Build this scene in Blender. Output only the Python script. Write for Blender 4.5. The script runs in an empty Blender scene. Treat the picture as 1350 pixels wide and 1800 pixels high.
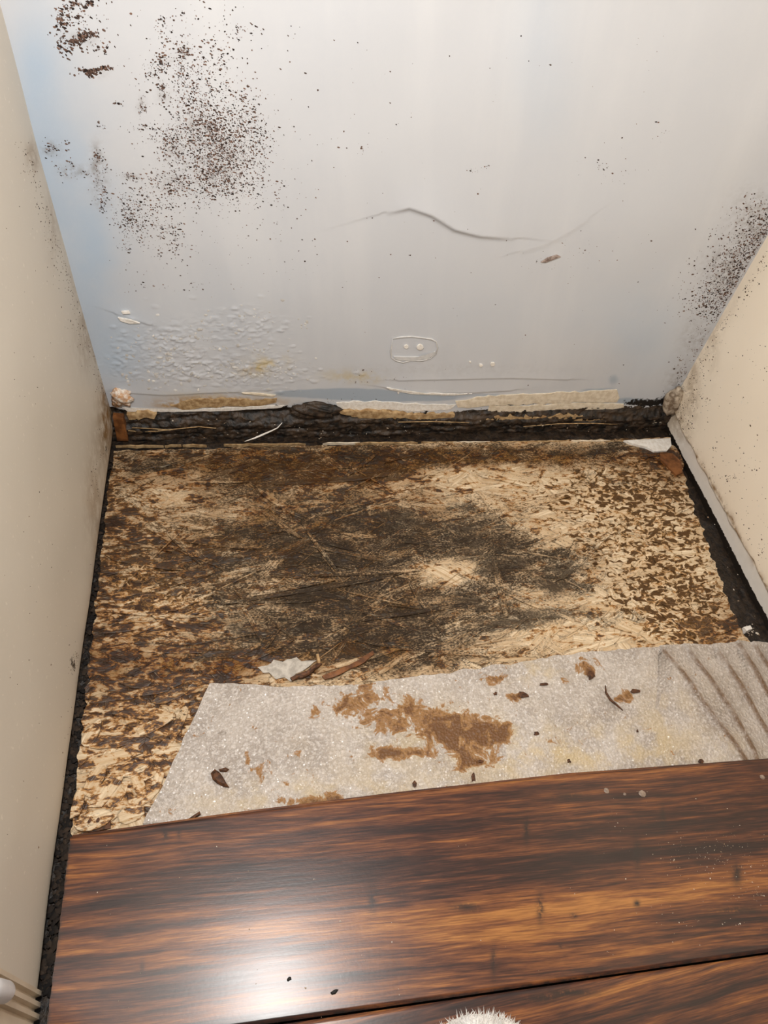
import bpy, math, random
import numpy as np
from mathutils import Matrix

SC = bpy.context.scene
COL = SC.collection
rng = np.random.default_rng(11)
random.seed(5)

# ------------------------------------------------------------------ camera
FPX, PITCH, YAW, ROLL = 1317.9, 0.877523, 0.249041, 0.155438
CAM = np.array([0.186274, -0.705165, 0.695865])
fw = np.array([math.sin(YAW) * math.cos(PITCH), math.cos(YAW) * math.cos(PITCH), -math.sin(PITCH)])
r0 = np.array([math.cos(YAW), -math.sin(YAW), 0.0]); u0 = np.cross(r0, fw)
rt = math.cos(ROLL) * r0 + math.sin(ROLL) * u0
up = -math.sin(ROLL) * r0 + math.cos(ROLL) * u0
cd = bpy.data.cameras.new('camera'); cam = bpy.data.objects.new('camera', cd); COL.objects.link(cam)
M4 = Matrix.Identity(4)
for i in range(3):
    M4[i][0], M4[i][1], M4[i][2], M4[i][3] = rt[i], up[i], -fw[i], CAM[i]
cam.matrix_world = M4
cd.sensor_fit = 'VERTICAL'; cd.sensor_height = 36.0; cd.lens = FPX / 1800 * 36.0
cd.clip_start = 0.02; cd.clip_end = 50
SC.camera = cam

# ------------------------------------------------------------------ world, light, exposure
wd = bpy.data.worlds.new('room_light'); SC.world = wd; wd.use_nodes = True
wd.node_tree.nodes['Background'].inputs[0].default_value = (1.0, 0.95, 0.89, 1)
wd.node_tree.nodes['Background'].inputs[1].default_value = 0.22

def lamp(name, kind, loc, energy, color, size, target=None):
    l = bpy.data.lights.new(name, kind); o = bpy.data.objects.new(name, l); COL.objects.link(o)
    l.energy = energy; l.color = color
    if kind == 'POINT': l.shadow_soft_size = size
    o.location = loc
    return o
lamp('hand_lamp', 'POINT', (0.172, -0.535, 0.84), 16.4, (1.0, 0.975, 0.95), 0.04)
SC.view_settings.view_transform = 'Standard'; SC.view_settings.look = 'None'
SC.view_settings.gamma = 1.0; SC.view_settings.use_curve_mapping = False
SC.view_settings.exposure = 0.0

# ------------------------------------------------------------------ measuring helpers (pixels of the photo -> points on real planes)
def rays(px, py):
    px = np.asarray(px, float); py = np.asarray(py, float)
    return fw + rt * ((px - 675) / FPX)[..., None] - up * ((py - 900) / FPX)[..., None]
def onplane(px, py, axis, v):
    d = rays(px, py); t = (v - CAM[axis]) / d[..., axis]
    return CAM + d * t[..., None]
def F(px, py, z=0.0): return onplane(px, py, 2, z)
def B(px, py, y=0.0): return onplane(px, py, 1, y)
def S(px, py, x): return onplane(px, py, 0, x)

# ------------------------------------------------------------------ noise
PERM = np.random.default_rng(3).permutation(4096)
VALS = np.random.default_rng(4).random(4096)
def vn(x, y, seed=0):
    xi = np.floor(x).astype(np.int64); yi = np.floor(y).astype(np.int64)
    fx = x - xi; fy = y - yi
    fx = fx * fx * (3 - 2 * fx); fy = fy * fy * (3 - 2 * fy)
    def h(a, b): return VALS[PERM[(PERM[(a + seed * 57) & 4095] + b) & 4095]]
    return (h(xi, yi) * (1 - fx) + h(xi + 1, yi) * fx) * (1 - fy) + (h(xi, yi + 1) * (1 - fx) + h(xi + 1, yi + 1) * fx) * fy
def fbm(x, y, oc=4, seed=0, g=0.5):
    s = 0; a = 1; t = 0
    for o in range(oc):
        s = s + a * vn(x * 2 ** o, y * 2 ** o, seed + o); t += a; a *= g
    return s / t
def sst(a, b, x):
    t = np.clip((x - a) / (b - a), 0, 1); return t * t * (3 - 2 * t)

# ------------------------------------------------------------------ mesh helpers
def mesh_from(name, V, faces, mat, parent=None, attrs=None, smooth=True, quads=None):
    """faces: list of index lists; quads: (n,4) int array (both may be given)"""
    me = bpy.data.meshes.new(name)
    V = np.asarray(V, np.float32).reshape(-1, 3)
    if quads is None and all(True for _ in ()):
        pass
    lt, li = [], []
    if quads is not None and len(quads):
        q = np.asarray(quads, np.int32); li.append(q.ravel()); lt.append(np.full(len(q), q.shape[1], np.int32))
    if faces:
        lt.append(np.array([len(f) for f in faces], np.int32))
        li.append(np.array([i for f in faces for i in f], np.int32))
    li = np.concatenate(li); lt = np.concatenate(lt)
    me.vertices.add(len(V)); me.vertices.foreach_set('co', V.ravel())
    me.loops.add(len(li)); me.loops.foreach_set('vertex_index', li)
    me.polygons.add(len(lt)); me.polygons.foreach_set('loop_start', np.concatenate([[0], np.cumsum(lt)[:-1]]).astype(np.int32))
    me.polygons.foreach_set('use_smooth', np.full(len(lt), smooth, bool))
    for k, a in (attrs or {}).items():
        at = me.attributes.new(k, 'FLOAT', 'POINT'); at.data.foreach_set('value', np.asarray(a, np.float32).ravel())
    me.update(calc_edges=True); me.validate()
    me.materials.append(mat)
    o = bpy.data.objects.new(name, me); COL.objects.link(o)
    if parent: o.parent = parent
    return o
def solid_grid(name, P, off, mat, parent=None, attrs=None, smooth=True):
    """a sheet given as a (n,m,3) grid of points, closed with a skirt and a back along the offset vector"""
    n, m, _ = P.shape
    idx = np.arange(n * m).reshape(n, m)
    q = np.stack([idx[:-1, :-1], idx[:-1, 1:], idx[1:, 1:], idx[1:, :-1]], -1).reshape(-1, 4)
    ring = np.concatenate([idx[0, :], idx[1:, -1], idx[-1, -2::-1], idx[-2:0:-1, 0]])
    V = P.reshape(-1, 3); base = len(V); k = len(ring)
    # duplicated rim so the edge stays crisp
    V2 = V[ring]; V3 = V[ring] + np.asarray(off)
    a = base + np.arange(k); b = base + k + np.arange(k); an = np.roll(a, -1); bn = np.roll(b, -1)
    q2 = np.stack([a, b, bn, an], -1)
    at = {}
    for key, val in (attrs or {}).items():
        val = np.broadcast_to(val, (n, m)).ravel(); at[key] = np.concatenate([val, val[ring], val[ring]])
    return mesh_from(name, np.concatenate([V, V2, V3]), [list(b[::-1])], mat, parent, at, smooth, np.concatenate([q, q2]))
def tag(o, label=None, cat=None, group=None, kind=None):
    if label: o['label'] = label
    if cat: o['category'] = cat
    if group: o['group'] = group
    if kind: o['kind'] = kind
    return o
def empty(name, loc=(0, 0, 0)):
    o = bpy.data.objects.new(name, None); o.empty_display_size = 0.02; o.location = loc; COL.objects.link(o); return o
def slab(name, outline, nrm, th, mat, parent=None, inset=0.2, dome=0.0, attrs_fn=None, edge_attr=False, smooth=False, low=None):
    """an irregular flat piece: outline (k,3) on its base, thickness th along nrm, with a rim and a slightly domed top"""
    O = np.asarray(outline, float); nrm = np.asarray(nrm, float); k = len(O); c = O.mean(0)
    lowv = O + nrm * (0 if low is None else low)
    top = O + nrm * th
    inn = O + (c - O) * inset + nrm * (th + dome)
    cc = (c + nrm * (th + dome * 1.3))[None]
    V = np.concatenate([lowv, top, top, inn, cc])
    i = np.arange(k); j = np.roll(i, -1)
    q = np.concatenate([np.stack([i, j, j + k, i + k], -1), np.stack([i + 2 * k, j + 2 * k, j + 3 * k, i + 3 * k], -1)])
    f = [[3 * k + a, 3 * k + b, 4 * k] for a, b in zip(i, j)] + [list(i[::-1])]
    at = {}
    if edge_attr: at['edge'] = np.concatenate([np.ones(3 * k), np.zeros(k + 1)])
    if attrs_fn: at.update(attrs_fn(V))
    return mesh_from(name, V, f, mat, parent, at, smooth, q)
def blob_outline(c, ax1, ax2, k=9, jag=0.3, seed=None):
    r = np.random.default_rng(seed if seed is not None else int(rng.integers(1e9)))
    a = np.linspace(0, 2 * math.pi, k, endpoint=False) + r.uniform(-.2, .2, k)
    rad = 1 + r.uniform(-jag, jag, k)
    return np.asarray(c) + np.outer(np.cos(a) * rad, ax1) + np.outer(np.sin(a) * rad, ax2)
def lump(name, c, rad, mat, parent=None, jag=0.3, sub=2, seed=1, freq=1.5):
    """a small irregular rounded lump (icosphere pushed in and out by noise)"""
    import bmesh
    bm = bmesh.new(); bmesh.ops.create_icosphere(bm, subdivisions=sub, radius=1.0)
    V = np.array([v.co for v in bm.verts]); f = [[v.index for v in p.verts] for p in bm.faces]; bm.free()
    n = fbm(V[:, 0] * freq + 7 * seed + V[:, 2] * 1.3 * freq, V[:, 1] * freq + 3.1 * seed - V[:, 2] * .7 * freq, 3, seed)
    V = V * (1 + jag * 2 * (n - .5))[:, None] * np.asarray(rad) + np.asarray(c)
    return mesh_from(name, V, f, mat, parent, None, sub >= 3)
def tube(name, pts, radii, mat, parent=None, k=7):
    pts = np.asarray(pts, float); n = len(pts); radii = np.broadcast_to(radii, n)
    V = []
    for i in range(n):
        d = pts[min(i + 1, n - 1)] - pts[max(i - 1, 0)]; d /= np.linalg.norm(d)
        a = np.cross(d, [0.3, 0.2, 1]); a /= np.linalg.norm(a); b = np.cross(d, a)
        for t in np.linspace(0, 2 * math.pi, k, endpoint=False): V.append(pts[i] + radii[i] * (math.cos(t) * a + math.sin(t) * b))
    q = [[i * k + j, i * k + (j + 1) % k, (i + 1) * k + (j + 1) % k, (i + 1) * k + j] for i in range(n - 1) for j in range(k)]
    return mesh_from(name, V, [list(range(k))[::-1], list(range((n - 1) * k, n * k))], mat, parent, None, True, np.array(q))

# ------------------------------------------------------------------ node helpers
class NT:
    def __init__(s, name):
        s.mat = bpy.data.materials.new(name); s.mat.use_nodes = True
        s.t = s.mat.node_tree; s.b = s.t.nodes['Principled BSDF']
    def put(s, sock, v):
        if isinstance(v, bpy.types.NodeSocket): s.t.links.new(v, sock)
        elif v is not None:
            if sock.type == 'RGBA' and len(v) == 3: v = (*v, 1)
            sock.default_value = v
    def node(s, ty): return s.t.nodes.new(ty)
    def attr(s, name):
        n = s.node('ShaderNodeAttribute'); n.attribute_name = name; return n.outputs['Fac']
    def pos(s): return s.node('ShaderNodeNewGeometry').outputs['Position']
    def vec(s, x, y, z):
        n = s.node('ShaderNodeCombineXYZ')
        for k, v in zip(range(3), (x, y, z)): s.put(n.inputs[k], v)
        return n.outputs[0]
    def vmul(s, a, b):
        n = s.node('ShaderNodeVectorMath'); n.operation = 'MULTIPLY'; s.put(n.inputs[0], a); s.put(n.inputs[1], b); return n.outputs[0]
    def vadd(s, a, b):
        n = s.node('ShaderNodeVectorMath'); n.operation = 'ADD'; s.put(n.inputs[0], a); s.put(n.inputs[1], b); return n.outputs[0]
    def m(s, op, a, b=0.5, c=None, clamp=False):
        n = s.node('ShaderNodeMath'); n.operation = op; n.use_clamp = clamp
        s.put(n.inputs[0], a); s.put(n.inputs[1], b)
        if c is not None: s.put(n.inputs[2], c)
        return n.outputs[0]
    def step(s, lo, hi, x, a=0.0, b=1.0):
        n = s.node('ShaderNodeMapRange'); n.interpolation_type = 'SMOOTHSTEP'
        for k, v in zip(('Value', 'From Min', 'From Max', 'To Min', 'To Max'), (x, lo, hi, a, b)): s.put(n.inputs[k], v)
        return n.outputs[0]
    def noise(s, v, sc, det=3.0, ro=0.55, dist=0.0, color=False):
        n = s.node('ShaderNodeTexNoise'); s.put(n.inputs['Vector'], v); n.inputs['Scale'].default_value = sc
        n.inputs['Detail'].default_value = det; n.inputs['Roughness'].default_value = ro; n.inputs['Distortion'].default_value = dist
        return n.outputs[1 if color else 0]
    def vor(s, v, sc, feat='F1'):
        n = s.node('ShaderNodeTexVoronoi'); n.feature = feat; s.put(n.inputs['Vector'], v); n.inputs['Scale'].default_value = sc
        return n.outputs[0]
    def mix(s, f, a, b, mode='MIX'):
        n = s.node('ShaderNodeMix'); n.data_type = 'RGBA'; n.blend_type = mode
        s.put(n.inputs[0], f); s.put(n.inputs[6], a); s.put(n.inputs[7], b); return n.outputs[2]
    def bump(s, h, strength=0.5, dist=0.001, nrm=None):
        n = s.node('ShaderNodeBump'); n.inputs['Strength'].default_value = strength; n.inputs['Distance'].default_value = dist
        s.put(n.inputs['Height'], h)
        if nrm is not None: s.put(n.inputs['Normal'], nrm)
        return n.outputs[0]
    def done(s, col=None, rough=0.6, nrm=None, spec=0.5, coat=None, coatr=0.2):
        s.put(s.b.inputs['Base Color'], col); s.put(s.b.inputs['Roughness'], rough)
        s.put(s.b.inputs['Specular IOR Level'], spec)
        if nrm is not None: s.put(s.b.inputs['Normal'], nrm)
        if coat is not None: s.put(s.b.inputs['Coat Weight'], coat); s.put(s.b.inputs['Coat Roughness'], coatr)
        return s.mat

def flat_mat(name, c1, c2, scale=200, rough=0.7, bump=0.3, spec=0.4, dist=0.0008):
    t = NT(name); p = t.pos(); n = t.noise(p, scale, 5, .6)
    return t.done(t.mix(t.step(.35, .65, n), c1, c2), rough, t.bump(n, bump, dist), spec)

# --- painted back wall
def wall_material():
    t = NT('mouldy_wall_paint'); p = t.pos()
    lo = t.noise(p, 7, 4, .55); fi = t.noise(p, 300, 4, .6)
    col = t.mix(lo, (.57, .59, .63), (.625, .637, .66))
    sx = t.node('ShaderNodeSeparateXYZ'); t.put(sx.inputs[0], p)
    stro = t.noise(t.vec(t.m('MULTIPLY', t.m('ADD', sx.outputs[0], t.m('MULTIPLY', sx.outputs[2], .12)), 16.0), t.m('MULTIPLY', sx.outputs[2], 2.2), 1.0), 1.0, 4, .55)
    col = t.mix(t.step(.45, .7, stro, 0.0, .5), col, (.67, .68, .70))
    col = t.mix(t.m('MULTIPLY', t.attr('blue'), t.step(.2, .6, t.noise(p, 24, 5, .6), .7, 1.0)), col, (.42, .53, .66))
    col = t.mix(t.attr('scrape'), col, (.35, .42, .50))
    sm = t.m('MULTIPLY', t.attr('yellow'), t.step(.35, .65, t.noise(p, 60, 4, .6)))
    col = t.mix(sm, col, (.58, .47, .25))
    tan = t.m('MULTIPLY', t.attr('tan'), t.step(.3, .6, t.noise(p, 90, 5, .65)), clamp=True)
    col = t.mix(tan, col, t.mix(fi, (.30, .17, .07), (.60, .42, .22)))
    hz = t.m('MULTIPLY', t.attr('haze'), t.step(.35, .7, t.noise(p, 130, 5, .65)), clamp=True)
    col = t.mix(hz, col, (.17, .125, .09))
    bk = t.step(.42, .58, t.m('ADD', t.attr('black'), t.m('MULTIPLY', t.m('SUBTRACT', t.noise(p, 160, 5, .65), .5), 1.3)))
    col = t.mix(bk, col, (.012, .009, .007))
    h = t.m('ADD', t.m('MULTIPLY', t.noise(p, 160, 4, .6), .7), t.m('MULTIPLY', fi, .4))
    return t.done(col, .62, t.bump(h, .22, .0007), .3)
# --- cream side walls
def side_material(name, c1, c2):
    t = NT(name); p = t.pos()
    col = t.mix(t.noise(p, 9, 4, .5), c1, c2)
    col = t.mix(t.m('MULTIPLY', t.attr('bare'), .92), col, t.mix(t.noise(p, 120, 4, .6), (.72, .68, .63), (.84, .80, .75)))
    st = t.m('MULTIPLY', t.attr('stain'), t.step(.30, .62, t.noise(p, 70, 5, .65)), clamp=True)
    col = t.mix(st, col, (.24, .14, .055))
    bk = t.step(.42, .58, t.m('ADD', t.attr('black'), t.m('MULTIPLY', t.m('SUBTRACT', t.noise(p, 190, 5, .65), .5), 1.4)))
    col = t.mix(bk, col, (.014, .010, .007))
    chips = t.m('MULTIPLY', t.step(.69, .72, t.noise(p, 210, 2, .5)), .55)
    col = t.mix(chips, col, (.80, .74, .64))
    return t.done(col, .45, t.bump(t.noise(p, 60, 4, .6), .18, .0012), .4)
# --- swollen strand board
def osb_material():
    t = NT('soaked_strand_board'); p = t.pos()
    g = t.vec(t.m('MULTIPLY', t.attr('gu'), 28.0), t.m('MULTIPLY', t.attr('gv'), 420.0), t.attr('tint'))
    grain = t.noise(g, 1.0, 5, .65)
    g2 = t.noise(t.vec(t.m('MULTIPLY', t.attr('gu'), 70.0), t.m('MULTIPLY', t.attr('gv'), 1300.0), 0.0), 1.0, 3, .6)
    wood = t.mix(t.step(.28, .7, grain), (.55, .38, .21), (.90, .75, .54))
    wood = t.mix(t.m('MULTIPLY', t.step(.4, .65, t.attr('tint')), .5), wood, (.64, .45, .26))
    med = t.noise(t.vmul(p, (40, 92, 60)), 1.0, 6, .64, .5)
    fine = t.noise(t.vmul(p, (420, 640, 400)), 1.0, 3, .6)
    mid = t.noise(t.vmul(p, (120, 210, 150)), 1.0, 4, .62, .5)
    # amber soaking, soft edged, darkening to brown where it pooled
    am = t.m('ADD', t.attr('amber'), t.m('MULTIPLY', t.m('SUBTRACT', med, .5), 4.0))
    am = t.m('ADD', am, t.m('MULTIPLY', t.m('SUBTRACT', mid, .5), 2.6))
    col = t.mix(t.m('MULTIPLY', t.step(.22, .50, am), .85), wood, (.46, .205, .042))
    col = t.mix(t.m('MULTIPLY', t.step(.44, .70, am), .93), col, (.090, .033, .008))
    col = t.mix(t.m('MULTIPLY', t.step(.72, .98, am), .8), col, (.032, .014, .006))
    # worm-like dark veins
    wn = t.noise(t.vmul(p, (108, 165, 100)), 1.0, 2.2, .55, .9)
    wv = t.m('ADD', t.m('MULTIPLY', t.m('SUBTRACT', wn, .5), 3.2), t.m('SUBTRACT', t.attr('worm'), .62))
    wv = t.m('MULTIPLY', wv, t.step(.12, .35, t.attr('worm')))
    col = t.mix(t.m('MULTIPLY', t.step(.02, .22, wv), .85), col, (.40, .215, .07))
    col = t.mix(t.m('MULTIPLY', t.step(.16, .34, wv), .9), col, (.075, .034, .011))
    # fine grime in the grain
    gr = t.m('ADD', t.m('MULTIPLY', t.m('SUBTRACT', fine, .5), 1.6), t.m('MULTIPLY', t.m('SUBTRACT', g2, .5), 1.3))
    gr = t.m('ADD', gr, t.m('MULTIPLY', t.m('SUBTRACT', mid, .5), .9))
    gr = t.m('ADD', gr, t.m('SUBTRACT', t.attr('grime'), .5))
    gcol = t.mix(t.step(.3, .7, t.noise(p, 14, 3, .5)), (.105, .056, .020), (.085, .056, .030))
    col = t.mix(t.m('MULTIPLY', t.step(-.15, .25, gr), .88), col, gcol)
    # brown tea-coloured wash soaked into the wood
    ws = t.m('MULTIPLY', t.attr('wash'), t.step(.25, .7, t.noise(p, 30, 5, .6), .5, 1.35), clamp=True)
    col = t.mix(ws, col, (.36, .235, .11), 'MULTIPLY')
    # grey black mould bloom
    mo = t.m('ADD', t.attr('mould'), t.m('MULTIPLY', t.m('SUBTRACT', t.noise(t.vmul(p, (18, 40, 20)), 1.0, 7, .65, .6), .5), 1.9))
    mo = t.m('ADD', mo, t.m('MULTIPLY', t.m('ADD', t.m('SUBTRACT', fine, .5), t.m('SUBTRACT', g2, .5)), 1.3))
    col = t.mix(t.m('MULTIPLY', t.step(.15, .80, mo), .90), col, (.026, .018, .012))
    scr = t.m('MULTIPLY', t.step(.56, .70, g2), t.step(.38, .60, t.noise(p, 60, 4, .6)))
    col = t.mix(t.m('MULTIPLY', scr, t.m('ADD', .20, t.m('MULTIPLY', t.attr('tint'), .45))), col, t.mix(t.step(.3, .7, grain), (.50, .40, .27), (.80, .68, .49)))
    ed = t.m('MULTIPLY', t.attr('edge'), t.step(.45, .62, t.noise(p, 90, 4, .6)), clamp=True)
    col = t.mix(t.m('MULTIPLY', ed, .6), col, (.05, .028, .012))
    rough = t.step(.3, .8, am, .62, .30)
    h = t.m('ADD', t.m('MULTIPLY', grain, .6), t.m('ADD', t.m('MULTIPLY', mid, .9), t.m('MULTIPLY', g2, .35)))
    return t.done(col, rough, t.bump(h, .65, .0013), t.step(.4, .9, am, .16, .5))
def foam_material():
    t = NT('foam_underlay'); p = t.pos()
    lo = t.noise(p, 22, 5, .6); fi = t.noise(p, 330, 3, .7); sp = t.vor(p, 380)
    col = t.mix(t.step(.3, .7, lo), (.37, .315, .27), (.54, .475, .415))
    col = t.mix(t.m('MULTIPLY', t.step(.45, .64, fi), .7), col, (.72, .66, .61))
    col = t.mix(t.m('MULTIPLY', t.attr('yellow'), t.step(.38, .62, t.noise(p, 34, 5, .6))), col, (.60, .46, .25))
    br = t.m('ADD', t.attr('brown'), t.m('MULTIPLY', t.m('SUBTRACT', t.noise(p, 60, 7, .68, .6), .5), 2.6))
    col = t.mix(t.m('MULTIPLY', t.step(.34, .48, br), .92), col, (.33, .155, .035))
    col = t.mix(t.m('MULTIPLY', t.step(.50, .80, br), .85), col, (.13, .050, .012))
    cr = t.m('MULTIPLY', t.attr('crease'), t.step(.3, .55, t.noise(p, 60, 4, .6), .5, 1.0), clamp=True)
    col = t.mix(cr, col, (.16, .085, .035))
    h = t.m('ADD', t.m('MULTIPLY', sp, .9), t.m('MULTIPLY', fi, .9))
    vc = t.node('ShaderNodeTexVoronoi'); t.put(vc.inputs['Vector'], p); vc.inputs['Scale'].default_value = 900
    off = t.vmul(t.vadd(vc.outputs['Color'], (-.5, -.5, -.5)), (.95, .95, .4))
    fn = t.node('ShaderNodeVectorMath'); fn.operation = 'NORMALIZE'
    t.put(fn.inputs[0], t.vadd(t.node('ShaderNodeNewGeometry').outputs['Normal'], off))
    t.put(t.b.inputs['Coat Normal'], fn.outputs[0]); cw = t.step(.30, .50, br, .5, .10)
    return t.done(col, t.step(.36, .56, br, .30, .4), t.bump(h, .8, .0014), .45, cw, .24)
def plank_material():
    t = NT('strand_bamboo'); p = t.pos()
    sx = t.node('ShaderNodeSeparateXYZ'); t.put(sx.inputs[0], p); x, y = sx.outputs[0], sx.outputs[1]
    yy = t.m('ADD', t.m('ADD', y, t.m('MULTIPLY', x, t.attr('tilt'))), t.m('MULTIPLY', t.m('SUBTRACT', t.noise(t.vec(x, y, 0.0), 6, 2, .5),   .5), .008))
    st = t.noise(t.vec(t.m('MULTIPLY', x, 3.8), t.m('MULTIPLY', yy, 85.0), t.attr('seed')), 1.0, 6, .62)
    fs = t.noise(t.vec(t.m('MULTIPLY', x, 24.0), t.m('MULTIPLY', yy, 420.0), 3.0), 1.0, 4, .65)
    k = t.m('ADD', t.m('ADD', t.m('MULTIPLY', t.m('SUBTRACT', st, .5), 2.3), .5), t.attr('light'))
    k = t.m('ADD', k, t.m('MULTIPLY', t.m('SUBTRACT', fs, .5), 1.25))
    r = t.node('ShaderNodeValToRGB'); t.put(r.inputs[0], k); e = r.color_ramp
    e.elements[0].position = .08; e.elements[0].color = (.026, .010, .007, 1)
    e.elements[1].position = 1.0; e.elements[1].color = (.45, .185, .045, 1)
    for po, c in ((.32, (.062, .020, .010)), (.52, (.135, .043, .016)), (.74, (.26, .090, .024))):
        q = e.elements.new(po); q.color = (*c, 1)
    fib = t.noise(t.vec(t.m('MULTIPLY', x, 34.0), t.m('MULTIPLY', yy, 900.0), 7.0), 1.0, 3, .6)
    col = t.mix(t.step(.36, .6, fib, .55, 0.0), r.outputs[0], (.30, .22, .18), 'MULTIPLY')
    tick = t.m('MULTIPLY', t.attr('tick'), t.step(.3, .52, t.noise(p, 220, 3, .6), .2, 1.1), clamp=True)
    col = t.mix(tick, col, (.018, .010, .007))
    edge_dark = t.m('MULTIPLY', t.attr('edge_dark'), t.step(.35, .65, t.noise(p, 150, 5, .65)), clamp=True)
    col = t.mix(edge_dark, col, (.010, .008, .006))
    ro = t.m('ADD', .25, t.m('MULTIPLY', fs, .16))
    return t.done(col, ro, t.bump(t.m('ADD', fs, t.m('MULTIPLY', t.noise(p, 400, 2, .5), .5)), .16, .0006), .32, .6, .27)

M_WALL = wall_material()
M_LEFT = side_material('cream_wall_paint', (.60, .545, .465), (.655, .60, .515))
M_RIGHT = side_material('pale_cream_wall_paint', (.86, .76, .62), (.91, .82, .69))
M_OSB = osb_material()
M_FOAM = foam_material()
M_PLANK = plank_material()
M_ROT = flat_mat('black_rotten_wood', (.006, .005, .004), (.055, .033, .018), 90, .5, .9, .5, .003)
M_SOIL = flat_mat('black_wet_grime', (.008, .006, .005), (.040, .024, .013), 220, .45, .8, .5, .002)
M_PLASTER = flat_mat('white_plaster', (.76, .71, .64), (.90, .87, .82), 260, .8, .5, .3)
M_CREAMPAPER = flat_mat('torn_cream_paper', (.66, .56, .42), (.82, .73, .59), 140, .8, .5, .3)
M_TANPAPER = flat_mat('tan_stained_paper', (.30, .18, .08), (.55, .39, .21), 150, .8, .6, .3)
M_BARK = flat_mat('dark_brown_flake', (.04, .016, .007), (.14, .055, .02), 300, .6, .6, .4)
M_RUST = flat_mat('rust_brown_wood', (.10, .035, .010), (.26, .10, .03), 90, .5, .5, .4)
M_BLACKBIT = flat_mat('black_bit', (.008, .007, .006), (.02, .015, .012), 300, .6, .4, .4)
M_GLUE = flat_mat('dried_glue', (.20, .14, .10), (.34, .26, .20), 300, .35, .2, .6)
M_WHITE = flat_mat('white_plastic', (.66, .66, .68), (.74, .73, .74), 60, .4, .1, .5)
M_TOWEL = flat_mat('white_terry', (.90, .86, .81), (.96, .94, .91), 120, .95, .3, .1)
M_TRIM = flat_mat('cream_trim_paint', (.60, .50, .38), (.66, .56, .43), 40, .45, .2, .4)
def speck_mat(name, c1, c2):
    t = NT(name); a = t.attr('shade')
    return t.done(t.mix(a, c1, c2), .75, None, .25)
M_SPECK = speck_mat('mould_specks', (.020, .012, .010), (.22, .13, .095))
M_SPECK_SIDE = speck_mat('mould_specks_grey', (.02, .014, .010), (.20, .13, .075))
M_CRUMB = speck_mat('plaster_crumbs', (.30, .20, .12), (.74, .68, .58))

# ------------------------------------------------------------------ surfaces of the room
W0, W1 = -0.03, 0.79
def blobs(x, y, lst, proj, warp=0.25, ax=(0, 1), seed=0):
    """sum of soft ellipses; centres and radii measured in the photo, laid onto the surface"""
    out = np.zeros_like(x)
    wx = (fbm(x * 28, y * 28, 3, 40 + seed) - .5) * 2; wy = (fbm(x * 28 + 9, y * 28 + 4, 3, 50 + seed) - .5) * 2
    for (px, py, rx, ry, a) in lst:
        c = proj(px, py); ex = proj(px + rx, py) - c; ey = proj(px, py - ry) - c
        A = np.array([[ex[ax[0]], ey[ax[0]]], [ex[ax[1]], ey[ax[1]]]]); Ai = np.linalg.inv(A)
        dx, dy = x - c[ax[0]], y - c[ax[1]]
        u = Ai[0, 0] * dx + Ai[0, 1] * dy + wx * warp; v = Ai[1, 0] * dx + Ai[1, 1] * dy + wy * warp
        out += a * np.exp(-(u * u + v * v))
    return out
def pline(x, y, pts):
    """distance from points to a polyline, and the signed side"""
    best = np.full(x.shape, 9.0); side = np.zeros(x.shape); tt = np.zeros(x.shape)
    n = len(pts) - 1
    for i in range(n):
        (ax_, ay_), (bx_, by_) = pts[i], pts[i + 1]
        dx, dy = bx_ - ax_, by_ - ay_; L2 = dx * dx + dy * dy
        t = np.clip(((x - ax_) * dx + (y - ay_) * dy) / L2, 0, 1)
        ex, ey = x - ax_ - t * dx, y - ay_ - t * dy
        d = np.hypot(ex, ey); s = np.sign(dx * ey - dy * ex)
        w = d < best; best = np.where(w, d, best); side = np.where(w, s, side); tt = np.where(w, (i + t) / n, tt)
    return best, side, tt
def Bxz(pts): return [(float(B(a, b)[0]), float(B(a, b)[2])) for a, b in pts]
def Fxy(pts, z=0.0): return [(float(F(a, b, z)[0]), float(F(a, b, z)[1])) for a, b in pts]

RIDGE = Bxz([(685, 372), (720, 362), (760, 375), (800, 400), (845, 412), (900, 417)])
RIDGE2 = Bxz([(920, 440), (965, 425), (1000, 405), (1030, 385)])
CRACK = Bxz([(205, 552), (232, 560), (262, 570)])
SEAMS = [Bxz([(680, 682), (740, 690), (830, 690), (900, 686)]), Bxz([(225, 690), (290, 694), (360, 690), (430, 688)]),
         Bxz([(700, 668), (800, 666), (900, 664), (1000, 667)])]
BLIS = []
_r = np.random.default_rng(21)
for cx, cy, sx, sy, n in ((300, 600, 40, 25, 60), (330, 640, 60, 28, 110), (430, 570, 50, 28, 70), (450, 650, 60, 22, 80), (220, 620, 25, 40, 25), (390, 668, 90, 14, 60)):
    for _ in range(n // 2):
        q = B(cx + _r.normal() * sx, cy + _r.normal() * sy); BLIS.append((q[0], q[2], _r.uniform(.0012, .0032), _r.uniform(.3, 1)))
def wall_h(x, z):
    """how far the back wall's surface stands out towards the room"""
    h = (fbm(x * 5, z * 5, 3, 1) - .5) * .006
    d, s, t = pline(x, z, RIDGE)
    amp = .0042 * np.sin(np.pi * np.clip(t, .02, .98)) ** .5
    h = h + np.where(s > 0, amp * np.exp(-d / .028), amp * np.exp(-(d / .0035) ** 2))
    d, s, t = pline(x, z, RIDGE2); h = h + .0006 * np.where(s > 0, np.exp(-d / .020), np.exp(-(d / .004) ** 2))
    d, s, t = pline(x, z, CRACK); h = h + .0010 * np.where(s > 0, np.exp(-d / .010), np.exp(-(d / .0015) ** 2))
    for sm in SEAMS:
        d, s, t = pline(x, z, sm); h = h + .0010 * np.where(s > 0, np.exp(-d / .012), np.exp(-(d / .0015) ** 2))
    return h
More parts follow.
